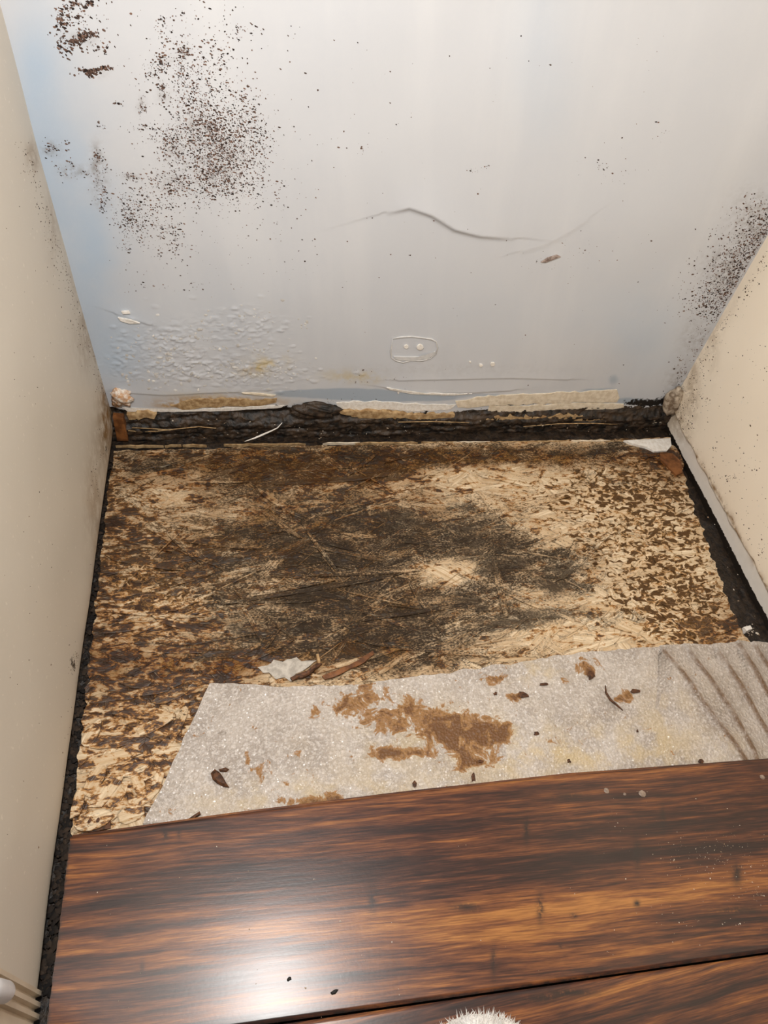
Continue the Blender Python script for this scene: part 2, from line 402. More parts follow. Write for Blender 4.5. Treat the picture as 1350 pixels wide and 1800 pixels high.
def wall_blisters(x, z):
    h = np.zeros_like(x)
    lim = (z < .24) & (x < .36)
    xs, zs = x[lim], z[lim]; a = np.zeros_like(xs)
    for bx, bz, r, k in BLIS:
        a = np.maximum(a, k * .0009 * np.exp(-(((xs - bx) / (r * 1.5)) ** 2 + ((zs - bz) / r) ** 2) ** 2))
    dens = np.clip(blobs(xs, zs, [(300, 600, 50, 26, .8), (330, 645, 70, 26, 1), (430, 570, 60, 28, .8), (455, 650, 70, 24, .9), (220, 625, 30, 40, .5)], lambda a_, b_: B(a_, b_), .3, (0, 2)), 0, 1)
    n = fbm(xs * 230, zs * 260, 2, 140)
    h[lim] = a * (.4 + .9 * fbm(xs * 400, zs * 400, 2, 142)) + .0011 * dens * sst(.56, .68, n)
    return h

# drywall bottom edge, ragged, left to right (photo measurements)
EDGE = np.array([(-40, 716), (195, 714), (215, 722), (240, 720), (285, 724), (330, 719), (400, 717), (470, 715), (520, 716), (560, 720), (600, 718), (650, 727), (720, 731), (800, 728),
                 (850, 722), (900, 726), (960, 725), (1020, 722), (1080, 722), (1130, 718), (1175, 712), (1400, 712)], float)
EB = B(EDGE[:, 0], EDGE[:, 1])
def zbot(x): return np.interp(x, EB[:, 0], EB[:, 2]) + (fbm(x * 220, x * 0 + 3, 3, 8) - .5) * .005

nx = 580
xs = np.linspace(W0, W1, nx)
vz = np.concatenate([np.linspace(0, .20, 175), np.linspace(.2013, .56, 250), np.linspace(.60, 1.5, 8)])
X = np.broadcast_to(xs, (len(vz), nx)).copy()
zb = zbot(xs)
Z = zb[None, :] + (vz / 1.5)[:, None] * (1.5 - zb[None, :])
H = wall_h(X, Z) + wall_blisters(X, Z)
P = np.stack([X, -H, Z], -1)
pB = lambda a, b: B(a, b)
wa = {}
wa['blue'] = np.clip(blobs(X, Z, [(90, 300, 60, 200, .75), (160, 450, 50, 150, .8), (200, 620, 70, 80, .65), (60, 120, 40, 120, .5), (1010, 560, 260, 60, .10), (1130, 600, 60, 90, .35),
                                  (380, 560, 120, 80, .15), (950, 90, 60, 200, .2)], pB, .3, (0, 2)), 0, 1)
wa['scrape'] = np.clip(sst(.35, .6, blobs(X, Z, [(560, 692, 90, 10, .9), (670, 696, 80, 10, .95), (740, 700, 70, 7, .8), (1080, 668, 16, 16, .55), (1050, 688, 40, 7, .7), (1110, 705, 40, 8, .7), (860, 695, 60, 6, .5)], pB, .4, (0, 2))), 0, 1) * .8
wa['yellow'] = np.clip(blobs(X, Z, [(450, 645, 30, 14, .9), (480, 635, 30, 12, .5), (640, 665, 35, 10, .6), (600, 660, 50, 12, .4), (400, 700, 90, 12, .5)], pB, .3, (0, 2)), 0, 1)
wa['tan'] = np.clip(blobs(X, Z, [(360, 706, 60, 9, 1.3), (440, 708, 60, 8, 1.1), (300, 712, 30, 6, .9), (440, 650, 12, 6, .5)], pB, .35, (0, 2)), 0, 1)
wa['haze'] = np.clip(blobs(X, Z, [(170, 280, 12, 28, .75), (178, 335, 14, 30, .55), (92, 262, 18, 14, .5), (125, 300, 22, 12, .4), (140, 300, 24, 8, .25), (140, 68, 26, 9, .6), (172, 128, 16, 8, .5), (300, 105, 14, 12, .3), (325, 90, 9, 10, .55),
                                  (345, 225, 26, 30, .38), (395, 270, 30, 40, .35), (305, 260, 20, 20, .4), (230, 310, 14, 7, .5), (300, 320, 22, 14, .35), (360, 300, 50, 30, .25), (250, 185, 8, 16, .45), (290, 165, 12, 16, .35),
                                  (1330, 400, 40, 50, .55), (1280, 480, 40, 40, .55), (1225, 600, 25, 40, .35), (1195, 680, 20, 30, .6), (800, 650, 200, 10, .12)], pB, .3, (0, 2)), 0, 1)
wa['black'] = np.clip(blobs(X, Z, [(215, 722, 30, 5, .6), (560, 716, 50, 7, .9), (480, 716, 30, 4, .5), (900, 712, 70, 5, .5), (1020, 712, 60, 4, .5), (1140, 708, 45, 9, .75), (1178, 700, 14, 14, .6), (820, 727, 120, 6, .5), (640, 726, 60, 5, .6), (300, 724, 60, 4, .4)], pB, .35, (0, 2)), 0, 1)
wall_back = tag(solid_grid('wall_back', P, (0, .014, 0), M_WALL, None, wa), 'pale blue-grey painted back wall, blistered and speckled with black mould', kind='structure')
def back_pt(px, py, out=0.0):
    p = B(px, py); h = wall_h(np.atleast_1d(p[..., 0]), np.atleast_1d(p[..., 2])) + 0
    hb = wall_blisters(np.atleast_1d(p[..., 0]).copy(), np.atleast_1d(p[..., 2]).copy())
    p = np.array(p, float); p[..., 1] = -(h + hb + out).reshape(p[..., 1].shape); return p

# side walls
def xL(y, z): return .0065 - .021 * z - .006 * np.exp(-z / .010) + (fbm(y * 6, z * 6, 3, 12) - .5) * .004
def xR(y, z): return .7445 + .035 * z + .0065 * sst(.030, .022, z + (fbm(y * 40, y * 0, 3, 77) - .5) * .012) + (fbm(y * 6, z * 6, 3, 14) - .5) * .004
ys = np.linspace(.012, -.602, 340)
zs = np.concatenate([np.linspace(-.015, .10, 70), np.linspace(.104, .60, 90), np.linspace(.65, 1.5, 6)])
Y, Z = np.meshgrid(ys, zs)
pL = lambda a, b: S(a, b, .004)
la = {'bare': np.zeros_like(Y)}
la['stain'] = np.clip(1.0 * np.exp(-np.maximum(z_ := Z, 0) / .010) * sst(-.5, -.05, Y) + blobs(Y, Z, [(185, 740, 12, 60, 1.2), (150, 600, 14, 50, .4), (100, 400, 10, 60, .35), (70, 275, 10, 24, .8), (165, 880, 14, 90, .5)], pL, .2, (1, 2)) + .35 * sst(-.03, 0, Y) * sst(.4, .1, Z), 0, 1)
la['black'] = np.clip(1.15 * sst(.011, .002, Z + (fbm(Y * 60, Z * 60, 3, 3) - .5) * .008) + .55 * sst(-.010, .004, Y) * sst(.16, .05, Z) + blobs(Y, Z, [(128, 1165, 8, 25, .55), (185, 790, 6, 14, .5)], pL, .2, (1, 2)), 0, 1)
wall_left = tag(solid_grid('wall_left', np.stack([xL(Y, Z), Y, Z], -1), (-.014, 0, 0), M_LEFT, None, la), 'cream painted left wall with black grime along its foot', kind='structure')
ys = np.linspace(.012, -.75, 380)
zs = np.concatenate([np.linspace(-.015, .10, 90), np.linspace(.104, .56, 80), np.linspace(.6, 1.5, 6)])
Y, Z = np.meshgrid(ys, zs)
pR = lambda a, b: S(a, b, .746)
paintline = .027 + (fbm(Y * 40, Y * 0, 3, 77) - .5) * .012
ra = {'bare': sst(0, -.003, Z - paintline) * sst(0.0, -.05, Y)}
ra['stain'] = np.clip(1.3 * np.exp(-np.abs(Z - paintline - .001) / .0030) * sst(-.03, -.07, Y) + blobs(Y, Z, [(1190, 745, 16, 30, .8), (1215, 690, 12, 50, .5), (1250, 600, 10, 60, .25)], pR, .2, (1, 2)) + .25 * sst(-.03, 0, Y) * sst(.3, .1, Z), 0, 1)
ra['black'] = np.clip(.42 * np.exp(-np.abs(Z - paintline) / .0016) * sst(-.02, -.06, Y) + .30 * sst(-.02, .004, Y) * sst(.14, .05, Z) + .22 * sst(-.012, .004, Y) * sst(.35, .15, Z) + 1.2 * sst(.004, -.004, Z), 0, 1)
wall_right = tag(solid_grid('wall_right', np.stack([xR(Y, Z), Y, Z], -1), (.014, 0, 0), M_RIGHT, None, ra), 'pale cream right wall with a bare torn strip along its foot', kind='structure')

# dark base under the subfloor
gx, gy = np.meshgrid(np.linspace(-.02, .775, 240), np.linspace(-.86, .012, 240))
gz = -.0085 + (fbm(gx * 60, gy * 60, 4, 31) - .5) * .007 + (fbm(gx * 300, gy * 300, 2, 36) - .5) * .003
tag(solid_grid('floor_base', np.stack([gx, gy, gz], -1), (0, 0, -.02), M_SOIL), 'black wet grime in the gap around the subfloor', kind='structure')

def rag(pts, step, j):
    o = []
    for i in range(len(pts)):
        a, b = pts[i], pts[(i + 1) % len(pts)]; k = max(1, int(math.hypot(b[0] - a[0], b[1] - a[1]) / step))
        for m in range(k): o.append((a[0] + (b[0] - a[0]) * m / k + random.uniform(-j, j), a[1] + (b[1] - a[1]) * m / k + random.uniform(-j, j)))
    return o
# rotten bottom plate of the back wall
gx, gz = np.meshgrid(np.linspace(.002, .75, 520), np.linspace(-.012, .060, 60))
gy = .0035 - .010 * sst(.034, .012, gz) + (fbm(gx * 30, gz * 170, 4, 22) - .5) * .008 + (fbm(gx * 250, gz * 250, 3, 24) - .5) * .004
plate = tag(solid_grid('bottom_plate', np.stack([gx, gy, gz], -1), (0, .03, 0), M_ROT), 'black rotten timber plate exposed under the back wall', kind='structure')
slab('timber_shim', [(.0075, -.002, -.004), (.021, -.003, -.004), (.021, -.002, .034), (.009, -.002, .036)], (0, -1, 0), .009, M_RUST, plate, .15, .0004)
for k, (pts, mt) in enumerate([(((222, 727), (250, 724), (278, 729), (272, 734), (246, 736), (228, 735)), M_TANPAPER), (((800, 738), (900, 732), (1000, 729), (1090, 733), (1085, 738), (990, 738), (880, 743), (805, 744)), M_TANPAPER),
                               (((1110, 752), (1150, 738), (1168, 733), (1170, 741), (1140, 752), (1115, 760)), M_CREAMPAPER), (((590, 722), (660, 723), (730, 728), (800, 729), (798, 734), (700, 736), (620, 733)), M_TANPAPER)]):
    ol = np.array([B(a, b, -.004) for a, b in rag(pts, 6, 2.6)]); slab('torn_paper', ol, (0, -1, 0), .0008, mt, plate, .15, .0005, low=.006 * -1)
# ragged pale lip of paper along the plate
for k, pts in enumerate([[(225, 757), (250, 759), (275, 758), (320, 753), (350, 750), (380, 753)], [(232, 752), (262, 753), (300, 756)], [(700, 742), (760, 741), (830, 743)], [(920, 750), (980, 745), (1040, 744), (1085, 746)]]):
    pp = np.array([B(a, b, -.008) for a, b in pts]); tube('paper_fibre', pp, .0007, M_TANPAPER, plate, 5)

# torn paper layers on the foot of the back wall
def wall_strip(pts, mt, th, name='torn_paper', jitter=1.9):
    o = []
    n = len(pts)
    for i in range(n):
        a, b = pts[i], pts[(i + 1) % n]; L = math.hypot(b[0] - a[0], b[1] - a[1]); k = max(1, int(L / 9))
        for j in range(k):
            t = j / k; o.append((a[0] + (b[0] - a[0]) * t + random.uniform(-jitter, jitter), a[1] + (b[1] - a[1]) * t + random.uniform(-jitter, jitter)))
    ol = np.array([back_pt(a, b, 0.0) for a, b in o])
    return slab(name, ol, (0, -1, 0), th, mt, wall_back, .06, .0002, low=-.003)
wall_strip([(800, 706), (850, 697), (930, 693), (1010, 690), (1086, 686), (1090, 700), (1086, 706), (1000, 709), (900, 712), (850, 715), (805, 716)], M_CREAMPAPER, .0010)
wall_strip([(862, 713), (900, 714), (1000, 711), (1096, 709), (1096, 720), (1000, 722), (900, 725), (858, 724)], M_CREAMPAPER, .0013)
wall_strip([(300, 712), (340, 702), (400, 700), (455, 704), (488, 700), (486, 709), (440, 713), (380, 716), (320, 719)], M_TANPAPER, .0010)
wall_strip([(592, 708), (650, 705), (730, 709), (800, 712), (795, 720), (720, 721), (640, 720), (596, 720)], M_PLASTER, .0008)
wall_strip([(215, 716), (300, 722), (380, 718), (470, 714), (500, 713), (495, 717), (400, 722), (320, 724), (225, 723)], M_PLASTER, .0009, jitter=.8)
wall_strip([(425, 689), (455, 691), (485, 694), (480, 697), (450, 694), (428, 692)], M_CREAMPAPER, .0012, jitter=.6)
for pts in ([(680, 680), (720, 688), (800, 692), (830, 692), (800, 695), (720, 692), (684, 684)],):
    wall_strip(pts, M_PLASTER, .0012, 'paint_flake', .6)
for pts in ([(213, 547), (226, 546), (229, 550), (216, 551)], [(207, 558), (230, 561), (246, 567), (228, 568), (212, 564)]):
    wall_strip(pts, M_PLASTER, .0018, 'paint_flake', .4)
for cx, cy, r in ((845, 642, 3.5), (866, 640, 4.5), (826, 636, 2.0), (700, 690, 2.0), (349, 684, 2.0), (262, 668, 2.5), (270, 590, 2.0), (386, 612, 2.0)):
    wall_strip([(cx + r * math.cos(a), cy + r * .9 * math.sin(a)) for a in np.linspace(0, 6.28, 7)[:-1]], M_PLASTER, .0012, 'paint_chip', .5)
# dented rounded mark: a raised rim of paint with two plaster filled screw holes
rim = [(690, 596), (706, 593), (724, 592), (742, 594), (758, 596), (767, 601), (769, 612), (766, 622), (757, 630), (742, 634), (722, 634), (708, 637), (696, 634), (688, 629), (687, 618), (689, 606)]
rp = np.array([back_pt(a, b, .0004) for a, b in rim + [rim[0]]])
rr = np.array([.0006 + .0006 * abs(math.sin(i * 1.9)) for i in range(len(rp))]); rr[-1] = rr[0]
M_RIM = flat_mat('wall_paint_rim', (.60, .60, .60), (.68, .67, .66), 200, .5, .3, .5)
tube('paint_rim', rp, rr, M_RIM, wall_back, 7)
wall_strip([(692, 626), (712, 627), (740, 627), (758, 622), (766, 617), (763, 624), (752, 631), (730, 633), (705, 634), (694, 631)], M_RIM, .0012, 'paint_fold', .3)
for cx, cy, r in ((714, 609, 3.6), (738, 610, 5.6)):
    wall_strip([(cx + r * 1.1 * math.cos(a), cy + r * .85 * math.sin(a)) for a in np.linspace(0, 6.28, 9)[:-1]], M_PLASTER, .0018, 'plaster_plug', .4)
# torn sliver on the wall
wall_strip([(950, 460), (962, 452), (978, 447), (985, 450), (972, 455), (958, 461)], flat_mat('torn_brown_sliver', (.16, .11, .09), (.42, .34, .30), 300, .8, .6), .0014, 'torn_sliver', .4)

# ------------------------------------------------------------------ mould: specks as real raised dots
def specks(name, label, pts, nrm, t1, t2, size, mat, seed=0, elong=2.0):
    r = np.random.default_rng(seed); pts = np.asarray(pts); n = len(pts); k = 6
    nrm, t1, t2 = (np.asarray(v, float) for v in (nrm, t1, t2))
    ang = r.uniform(0, math.pi, n); el = 1 + (elong - 1) * r.random(n) ** 1.5
    size = np.broadcast_to(size, n)
    a = np.linspace(0, 2 * math.pi, k, endpoint=False)
    rad = 1 + r.uniform(-.35, .35, (n, k))
    u = np.cos(a) * rad * el[:, None] * size[:, None]; v = np.sin(a) * rad * size[:, None]
    uu = u * np.cos(ang)[:, None] - v * np.sin(ang)[:, None]; vv = u * np.sin(ang)[:, None] + v * np.cos(ang)[:, None]
    ring = pts[:, None, :] + uu[..., None] * t1 + vv[..., None] * t2 - nrm * .0004
    cen = pts[:, None, :] + nrm * (.00025 + .25 * size)[:, None, None]
    V = np.concatenate([ring, cen], 1).reshape(-1, 3)
    b = (np.arange(n) * (k + 1))[:, None]; i = np.arange(k)[None, :]
    tri = np.stack([b + i, b + (i + 1) % k, np.broadcast_to(b + k, (n, k))], -1).reshape(-1, 3)
    sh = np.repeat(r.random(n) ** 1.6, k + 1)
    o = mesh_from(name, V, None, mat, None, {'shade': sh}, True, tri)
    return tag(o, label, 'mould' if 'mould' in name else 'debris', None, 'stuff')
def scatter(lst, seed, sub=1.0):
    """clusters of clusters, in photo pixels: (cx, cy, rx, ry, n, rot)"""
    r = np.random.default_rng(seed); out = []
    for (cx, cy, rx, ry, n, *rot) in lst:
        th = math.radians(rot[0]) if rot else 0
        ns = max(2, int(n / 14 * sub)); c = r.normal(size=(ns, 2)) * .8
        pick = r.integers(0, ns, n); spread = np.where(r.random(n) < .45, .85, .22)[:, None]
        base = np.where((spread > .5), r.normal(size=(n, 2)), c[pick] + r.normal(size=(n, 2)) * spread)
        x, y = base[:, 0] * rx, base[:, 1] * ry
        out.append(np.stack([cx + x * math.cos(th) - y * math.sin(th), cy + x * math.sin(th) + y * math.cos(th)], -1))
    return np.concatenate(out)
def sizes(n, lo, hi, seed, p=2.5):
    r = np.random.default_rng(seed); return lo + (hi - lo) * r.random(n) ** p
NB, TX, TZ = (0, -1, 0), (1, 0, 0), (0, 0, 1)
def inside_back(q, m=2):
    # keep points on the wall: right of the left corner, left of the right corner, above its foot
    return q[(q[:, 0] > .2794 * (q[:, 1] - 10) + m + 3) & (q[:, 0] < 1350 - .5738 * (q[:, 1] - 410) - m) & (q[:, 1] < 712) & (q[:, 1] > -60)]
r_ = np.random.default_rng(10)
sparse = inside_back(np.concatenate([np.stack([r_.uniform(60, 1340, 230), r_.uniform(60, 708, 230)], -1), np.stack([r_.uniform(170, 560, 130), r_.uniform(330, 560, 130)], -1),
                                scatter([(620, 260, 30, 12, 18), (830, 315, 20, 16, 16), (1070, 295, 30, 20, 30), (690, 665, 60, 12, 40), (260, 510, 50, 30, 30), (1170, 240, 16, 12, 10), (1000, 470, 90, 40, 26), (940, 420, 120, 30, 16), (600, 705, 60, 4, 50), (150, 505, 8, 40, 30)], 106)]))
q = inside_back(scatter([(395, 265, 38, 46, 2300), (350, 215, 34, 44, 900), (370, 320, 46, 26, 620), (345, 130, 30, 40, 260), (440, 210, 26, 30, 150), (330, 130, 45, 45, 300), (400, 60, 50, 40, 130), (290, 240, 22, 14, 130), (305, 265, 14, 20, 150), (300, 320, 20, 14, 170),
                         (270, 350, 28, 26, 180), (228, 380, 18, 26, 420), (290, 405, 24, 10, 120), (300, 435, 30, 12, 90), (245, 310, 22, 6, 90), (290, 60, 20, 22, 70), (320, 92, 8, 14, 80), (285, 110, 10, 10, 80), (250, 185, 4, 12, 60), (285, 165, 6, 14, 60), (265, 125, 12, 10, 60),
                         (420, 180, 40, 40, 120), (450, 300, 40, 60, 160), (240, 225, 14, 6, 40)], 101))
sq = sparse[(sparse[:, 0] < 570) & (sparse[:, 0] > 205) & (sparse[:, 1] < 515)]; q = np.concatenate([q, sq])
specks('mould_patch', 'wide brown-black mould speckling on the upper left of the back wall', back_pt(q[:, 0], q[:, 1], .0001), NB, TX, TZ, sizes(len(q), .00038, .0012, 1), M_SPECK, 1)
q = inside_back(scatter([(135, 25, 24, 22, 160), (105, 50, 7, 30, 60), (108, 75, 6, 16, 40), (140, 68, 18, 4, 130, -20), (128, 76, 8, 5, 50), (150, 60, 12, 4, 60), (165, 85, 14, 8, 30), (115, 98, 6, 8, 14), (185, 75, 10, 16, 20), (140, 5, 20, 6, 60)], 102, 2))
specks('mould_patch', 'small black mould patch at the top of the back wall near the left corner', back_pt(q[:, 0], q[:, 1], .0001), NB, TX, TZ, sizes(len(q), .00045, .0016, 2), M_SPECK, 2)
q = inside_back(scatter([(172, 124, 12, 2.5, 70, -14), (158, 130, 4, 4, 30), (190, 120, 6, 1.5, 20), (140, 124, 14, 5, 24)], 103, 2))
specks('mould_patch', 'short black mould smear below the top left mould patch', back_pt(q[:, 0], q[:, 1], .0001), NB, TX, TZ, sizes(len(q), .0006, .0020, 3), M_SPECK, 3)
q = inside_back(scatter([(172, 275, 7, 8, 50), (176, 310, 8, 26, 80), (180, 355, 8, 20, 50), (92, 262, 16, 10, 60), (125, 300, 20, 8, 50, 25), (208, 182, 5, 3, 20), (180, 222, 6, 4, 14)], 104))
specks('mould_patch', 'faint brown mould streak beside the left corner of the back wall', back_pt(q[:, 0], q[:, 1], .0001), NB, TX, TZ, sizes(len(q), .00045, .0011, 4), M_SPECK, 4)
q = sparse[(sparse[:, 0] > 575) & (sparse[:, 0] < 1180)]
specks('mould_patch', 'sparse dark dots scattered over the middle and right of the back wall', back_pt(q[:, 0], q[:, 1], .0001), NB, TX, TZ, sizes(len(q), .00035, .0013, 6, 4), M_SPECK, 6)
# right corner bloom hugs the corner line
r_ = np.random.default_rng(9); t_ = r_.random(1900) ** .75
t_ = np.clip(t_, 0, 1); cy_ = 345 + 215 * t_ + r_.normal(size=1900) * 10
cxr = 1350 - .5738 * (cy_ - 410); dd = np.abs(r_.normal(size=1900)) * (26 + 12 * r_.random(1900)) + 1.5
q = inside_back(np.stack([cxr - dd, cy_ - dd * .15], -1), 1)
q2 = inside_back(scatter([(1225, 600, 14, 40, 120), (1200, 665, 10, 20, 110), (1190, 695, 10, 8, 80)], 105), 1)
q = np.concatenate([q, q2])
specks('mould_patch', 'dense black mould speckling along the right corner of the back wall', back_pt(q[:, 0], q[:, 1], .0001), NB, TX, TZ, sizes(len(q), .0005, .0015, 5), M_SPECK, 5)
# burst paint blisters: small raised flecks
q = inside_back(scatter([(300, 605, 34, 22, 60), (330, 640, 50, 24, 110), (430, 570, 44, 24, 60), (455, 652, 50, 18, 80), (225, 625, 22, 34, 20), (400, 672, 80, 10, 40)], 120))
specks('paint_blisters', 'burst white paint blisters low on the left of the back wall', back_pt(q[:, 0], q[:, 1], .0002), NB, TX, TZ, sizes(len(q), .0007, .0024, 30, 2), speck_mat('blister_paint', (.52, .50, .47), (.74, .73, .71)), 31, 1.8)['category'] = 'paint'
# right wall specks
r_ = np.random.default_rng(12)
q = np.concatenate([np.stack([1350 - .5738 * (c_ := r_.uniform(440, 720, 240)) + 235 + np.abs(r_.normal(size=240)) * 11 + 2, c_], -1), np.stack([1195 + r_.random(240) * 160, r_.uniform(600, 1010, 240)], -1),
                    scatter([(1200, 735, 12, 16, 160), (1225, 690, 12, 20, 80), (1285, 830, 18, 14, 40), (1250, 810, 20, 16, 40), (1330, 960, 14, 22, 26)], 107)])
q = q[(q[:, 0] > 1350 - .5738 * (q[:, 1] - 410) + 3) & (q[:, 0] > 1180 + .535 * (q[:, 1] - 715))]
p = S(q[:, 0], q[:, 1], .746); p[:, 0] = xR(p[:, 1], p[:, 2]) - .0001
specks('mould_patch', 'scattered dark specks on the cream right wall', p, (-1, 0, 0), (0, 1, 0), TZ, sizes(len(p), .0004, .0015, 7, 3.5), M_SPECK_SIDE, 7)
# left wall specks, gathered along its back edge
r_ = np.random.default_rng(13)
c_ = r_.uniform(250, 690, 300); q = np.concatenate([np.stack([.2794 * (c_ - 10) - 4 - np.abs(r_.normal(size=300)) * 12, c_], -1), np.stack([r_.uniform(2, 130, 50), r_.uniform(300, 1500, 50)], -1),
                                                    scatter([(128, 1165, 4, 14, 50), (170, 900, 8, 60, 60), (120, 1290, 6, 60, 30), (180, 780, 6, 20, 40)], 108)])
q = q[(q[:, 0] < .2794 * (q[:, 1] - 10) - 2) | (q[:, 1] > 690)]; q = q[q[:, 0] < 190 - .122 * (q[:, 1] - 740) - 2]
p = S(q[:, 0], q[:, 1], .004); p[:, 0] = xL(p[:, 1], p[:, 2]) + .0001
specks('mould_patch', 'scattered dark specks on the cream left wall', p, (1, 0, 0), (0, 1, 0), TZ, sizes(len(p), .0004, .0013, 8, 3), M_SPECK_SIDE, 8)

# ------------------------------------------------------------------ subfloor
EL = np.array(Fxy([(198, 786), (198, 800), (178, 960), (160, 1150), (147, 1250), (125, 1470)])); ER = np.array(Fxy([(1180, 776), (1196, 800), (1216, 880), (1246, 960), (1274, 1040), (1312, 1120)]))
def left_of(y): return np.interp(-y, -EL[:, 1], EL[:, 0])
def right_of(y): return np.interp(-y, -ER[:, 1], ER[:, 0])
n_u, n_v = 760, 470
yv = np.linspace(-.0305, -.53, n_v); uu = np.linspace(0, 1, n_u)
lx = left_of(yv) + (fbm(yv * 120, yv * 0 + 1, 3, 61) - .5) * .006; rx_ = right_of(yv) + (fbm(yv * 120, yv * 0 + 5, 3, 62) - .5) * .008
X = lx[:, None] + (rx_ - lx)[:, None] * uu[None, :]; Y = np.broadcast_to(yv[:, None], X.shape).copy()
Y[0, :] += (fbm(X[0] * 90, X[0] * 0, 3, 63) - .5) * .004
pF = lambda a, b: F(a, b)
MOULD = [(650, 1150, 220, 36, .30), (430, 1030, 160, 40, .2), (600, 960, 330, 110, .26), (800, 1040, 260, 80, .22), (500, 1110, 200, 60, .2), (620, 930, 70, 30, .7), (700, 918, 110, 32, .95), (820, 935, 60, 50, .65), (950, 1000, 110, 45, .85), (900, 1075, 55, 50, .6), (860, 1010, 24, 70, .6), (270, 815, 50, 18, .75), (640, 985, 70, 40, .6), (560, 875, 60, 20, .35), (640, 805, 60, 14, .4),
         (440, 960, 70, 30, .4), (1060, 787, 90, 12, .6), (1010, 1085, 100, 16, .6), (560, 1080, 160, 45, .35), (450, 1110, 160, 30, .3), (760, 960, 120, 40, .4), (720, 1080, 120, 50, .3), (430, 870, 60, 20, .35), (250, 830, 30, 14, .4), (700, 790, 500, 14, .35)]
PALE = [(870, 838, 115, 17, 1.9), (795, 1003, 60, 26, 1.5), (300, 868, 55, 30, .7), (1010, 1110, 130, 28, 1.1), (930, 1055, 50, 22, .6), (510, 1180, 55, 20, 1.0), (1150, 960, 110, 90, .5), (190, 1330, 70, 60, .8), (180, 1420, 60, 50, .8), (270, 1090, 90, 60, .5), (380, 1090, 60, 30, .3), (700, 880, 200, 30, .3),
        (1000, 900, 120, 40, .35), (230, 1050, 40, 60, .4), (1080, 1075, 90, 50, .3)]
AMBER = [(200, 1385, 90, 60, .26), (230, 1080, 140, 160, .34), (240, 1260, 130, 90, .28), (500, 840, 330, 50, .22), (380, 1150, 120, 60, .2), (230, 940, 50, 60, .45), (200, 1080, 60, 100, .5), (300, 1130, 90, 70, .45), (260, 1200, 110, 60, .55), (180, 1180, 50, 60, .5), (420, 1170, 110, 28, .55), (290, 980, 90, 40, .4), (210, 1290, 60, 40, .2), (280, 1330, 40, 60, .5), (170, 1440, 40, 25, .4), (250, 1440, 30, 20, .3), (600, 800, 420, 14, .42), (600, 870, 120, 40, .25),
         (1180, 815, 40, 26, .75), (1240, 1110, 60, 24, .55), (1130, 800, 60, 20, .5), (330, 1230, 60, 30, .4), (190, 870, 20, 100, .5), (150, 1130, 20, 120, .6), (430, 980, 180, 40, .2), (1290, 1110, 40, 60, .5)]
WORM = [(1170, 940, 110, 120, .85), (1080, 850, 100, 40, .6), (1200, 1070, 100, 60, .85), (950, 880, 150, 40, .4), (330, 1040, 120, 60, .55), (250, 1000, 60, 60, .5), (700, 830, 180, 26, .35), (250, 1250, 120, 80, .35), (190, 1400, 80, 60, .25), (1040, 960, 60, 50, .4)]
WASH = [(650, 1150, 260, 40, .55), (700, 1060, 200, 60, .35), (500, 820, 420, 40, .85), (900, 800, 330, 20, .9), (480, 900, 250, 60, .45), (330, 960, 200, 60, .5), (620, 960, 200, 60, .5), (560, 1080, 260, 70, .45), (830, 950, 160, 60, .3), (250, 1180, 150, 60, .5), (180, 1120, 60, 120, .5), (420, 1160, 160, 40, .5), (1180, 820, 60, 40, .6), (1270, 1100, 50, 60, .6), (960, 1010, 130, 50, .3), (700, 880, 160, 40, .35)]
def floor_attrs(x, y):
    pale = np.clip(blobs(x, y, PALE, pF, .22, (0, 1), 1), 0, 1)
    a = {}
    a['mould'] = np.clip(blobs(x, y, MOULD, pF, .3, (0, 1), 2) * (1 - .7 * pale), 0, .66)
    a['amber'] = np.clip(blobs(x, y, AMBER, pF, .3, (0, 1), 3) * (1 - .15 * pale), 0, .60)
    a['worm'] = np.clip(blobs(x, y, WORM, pF, .3, (0, 1), 4), 0, .84)
    mid = np.clip(blobs(x, y, [(560, 980, 420, 170, 1.0), (800, 800, 450, 40, .6), (900, 1000, 200, 80, .4)], pF, .2, (0, 1), 5), 0, 1)
    near = sst(-.36, -.42, y)
    a['wash'] = np.clip(blobs(x, y, WASH, pF, .25, (0, 1), 6) * (1 - .75 * pale), 0, 1)
    a['grime'] = np.clip(.22 + .40 * mid + blobs(x, y, [(600, 825, 520, 40, .24), (650, 1140, 260, 50, .30), (500, 960, 260, 90, .1)], pF, .2) - .55 * pale - .35 * near, -.3, 1)
    return a
fa = floor_attrs(X, Y)
gu, gv, tint, zoff, goff, moff, aoff = X.copy(), Y.copy(), np.full_like(X, .4), np.zeros_like(X), np.zeros_like(X), np.zeros_like(X), np.zeros_like(X)
rp_ = np.random.default_rng(200)
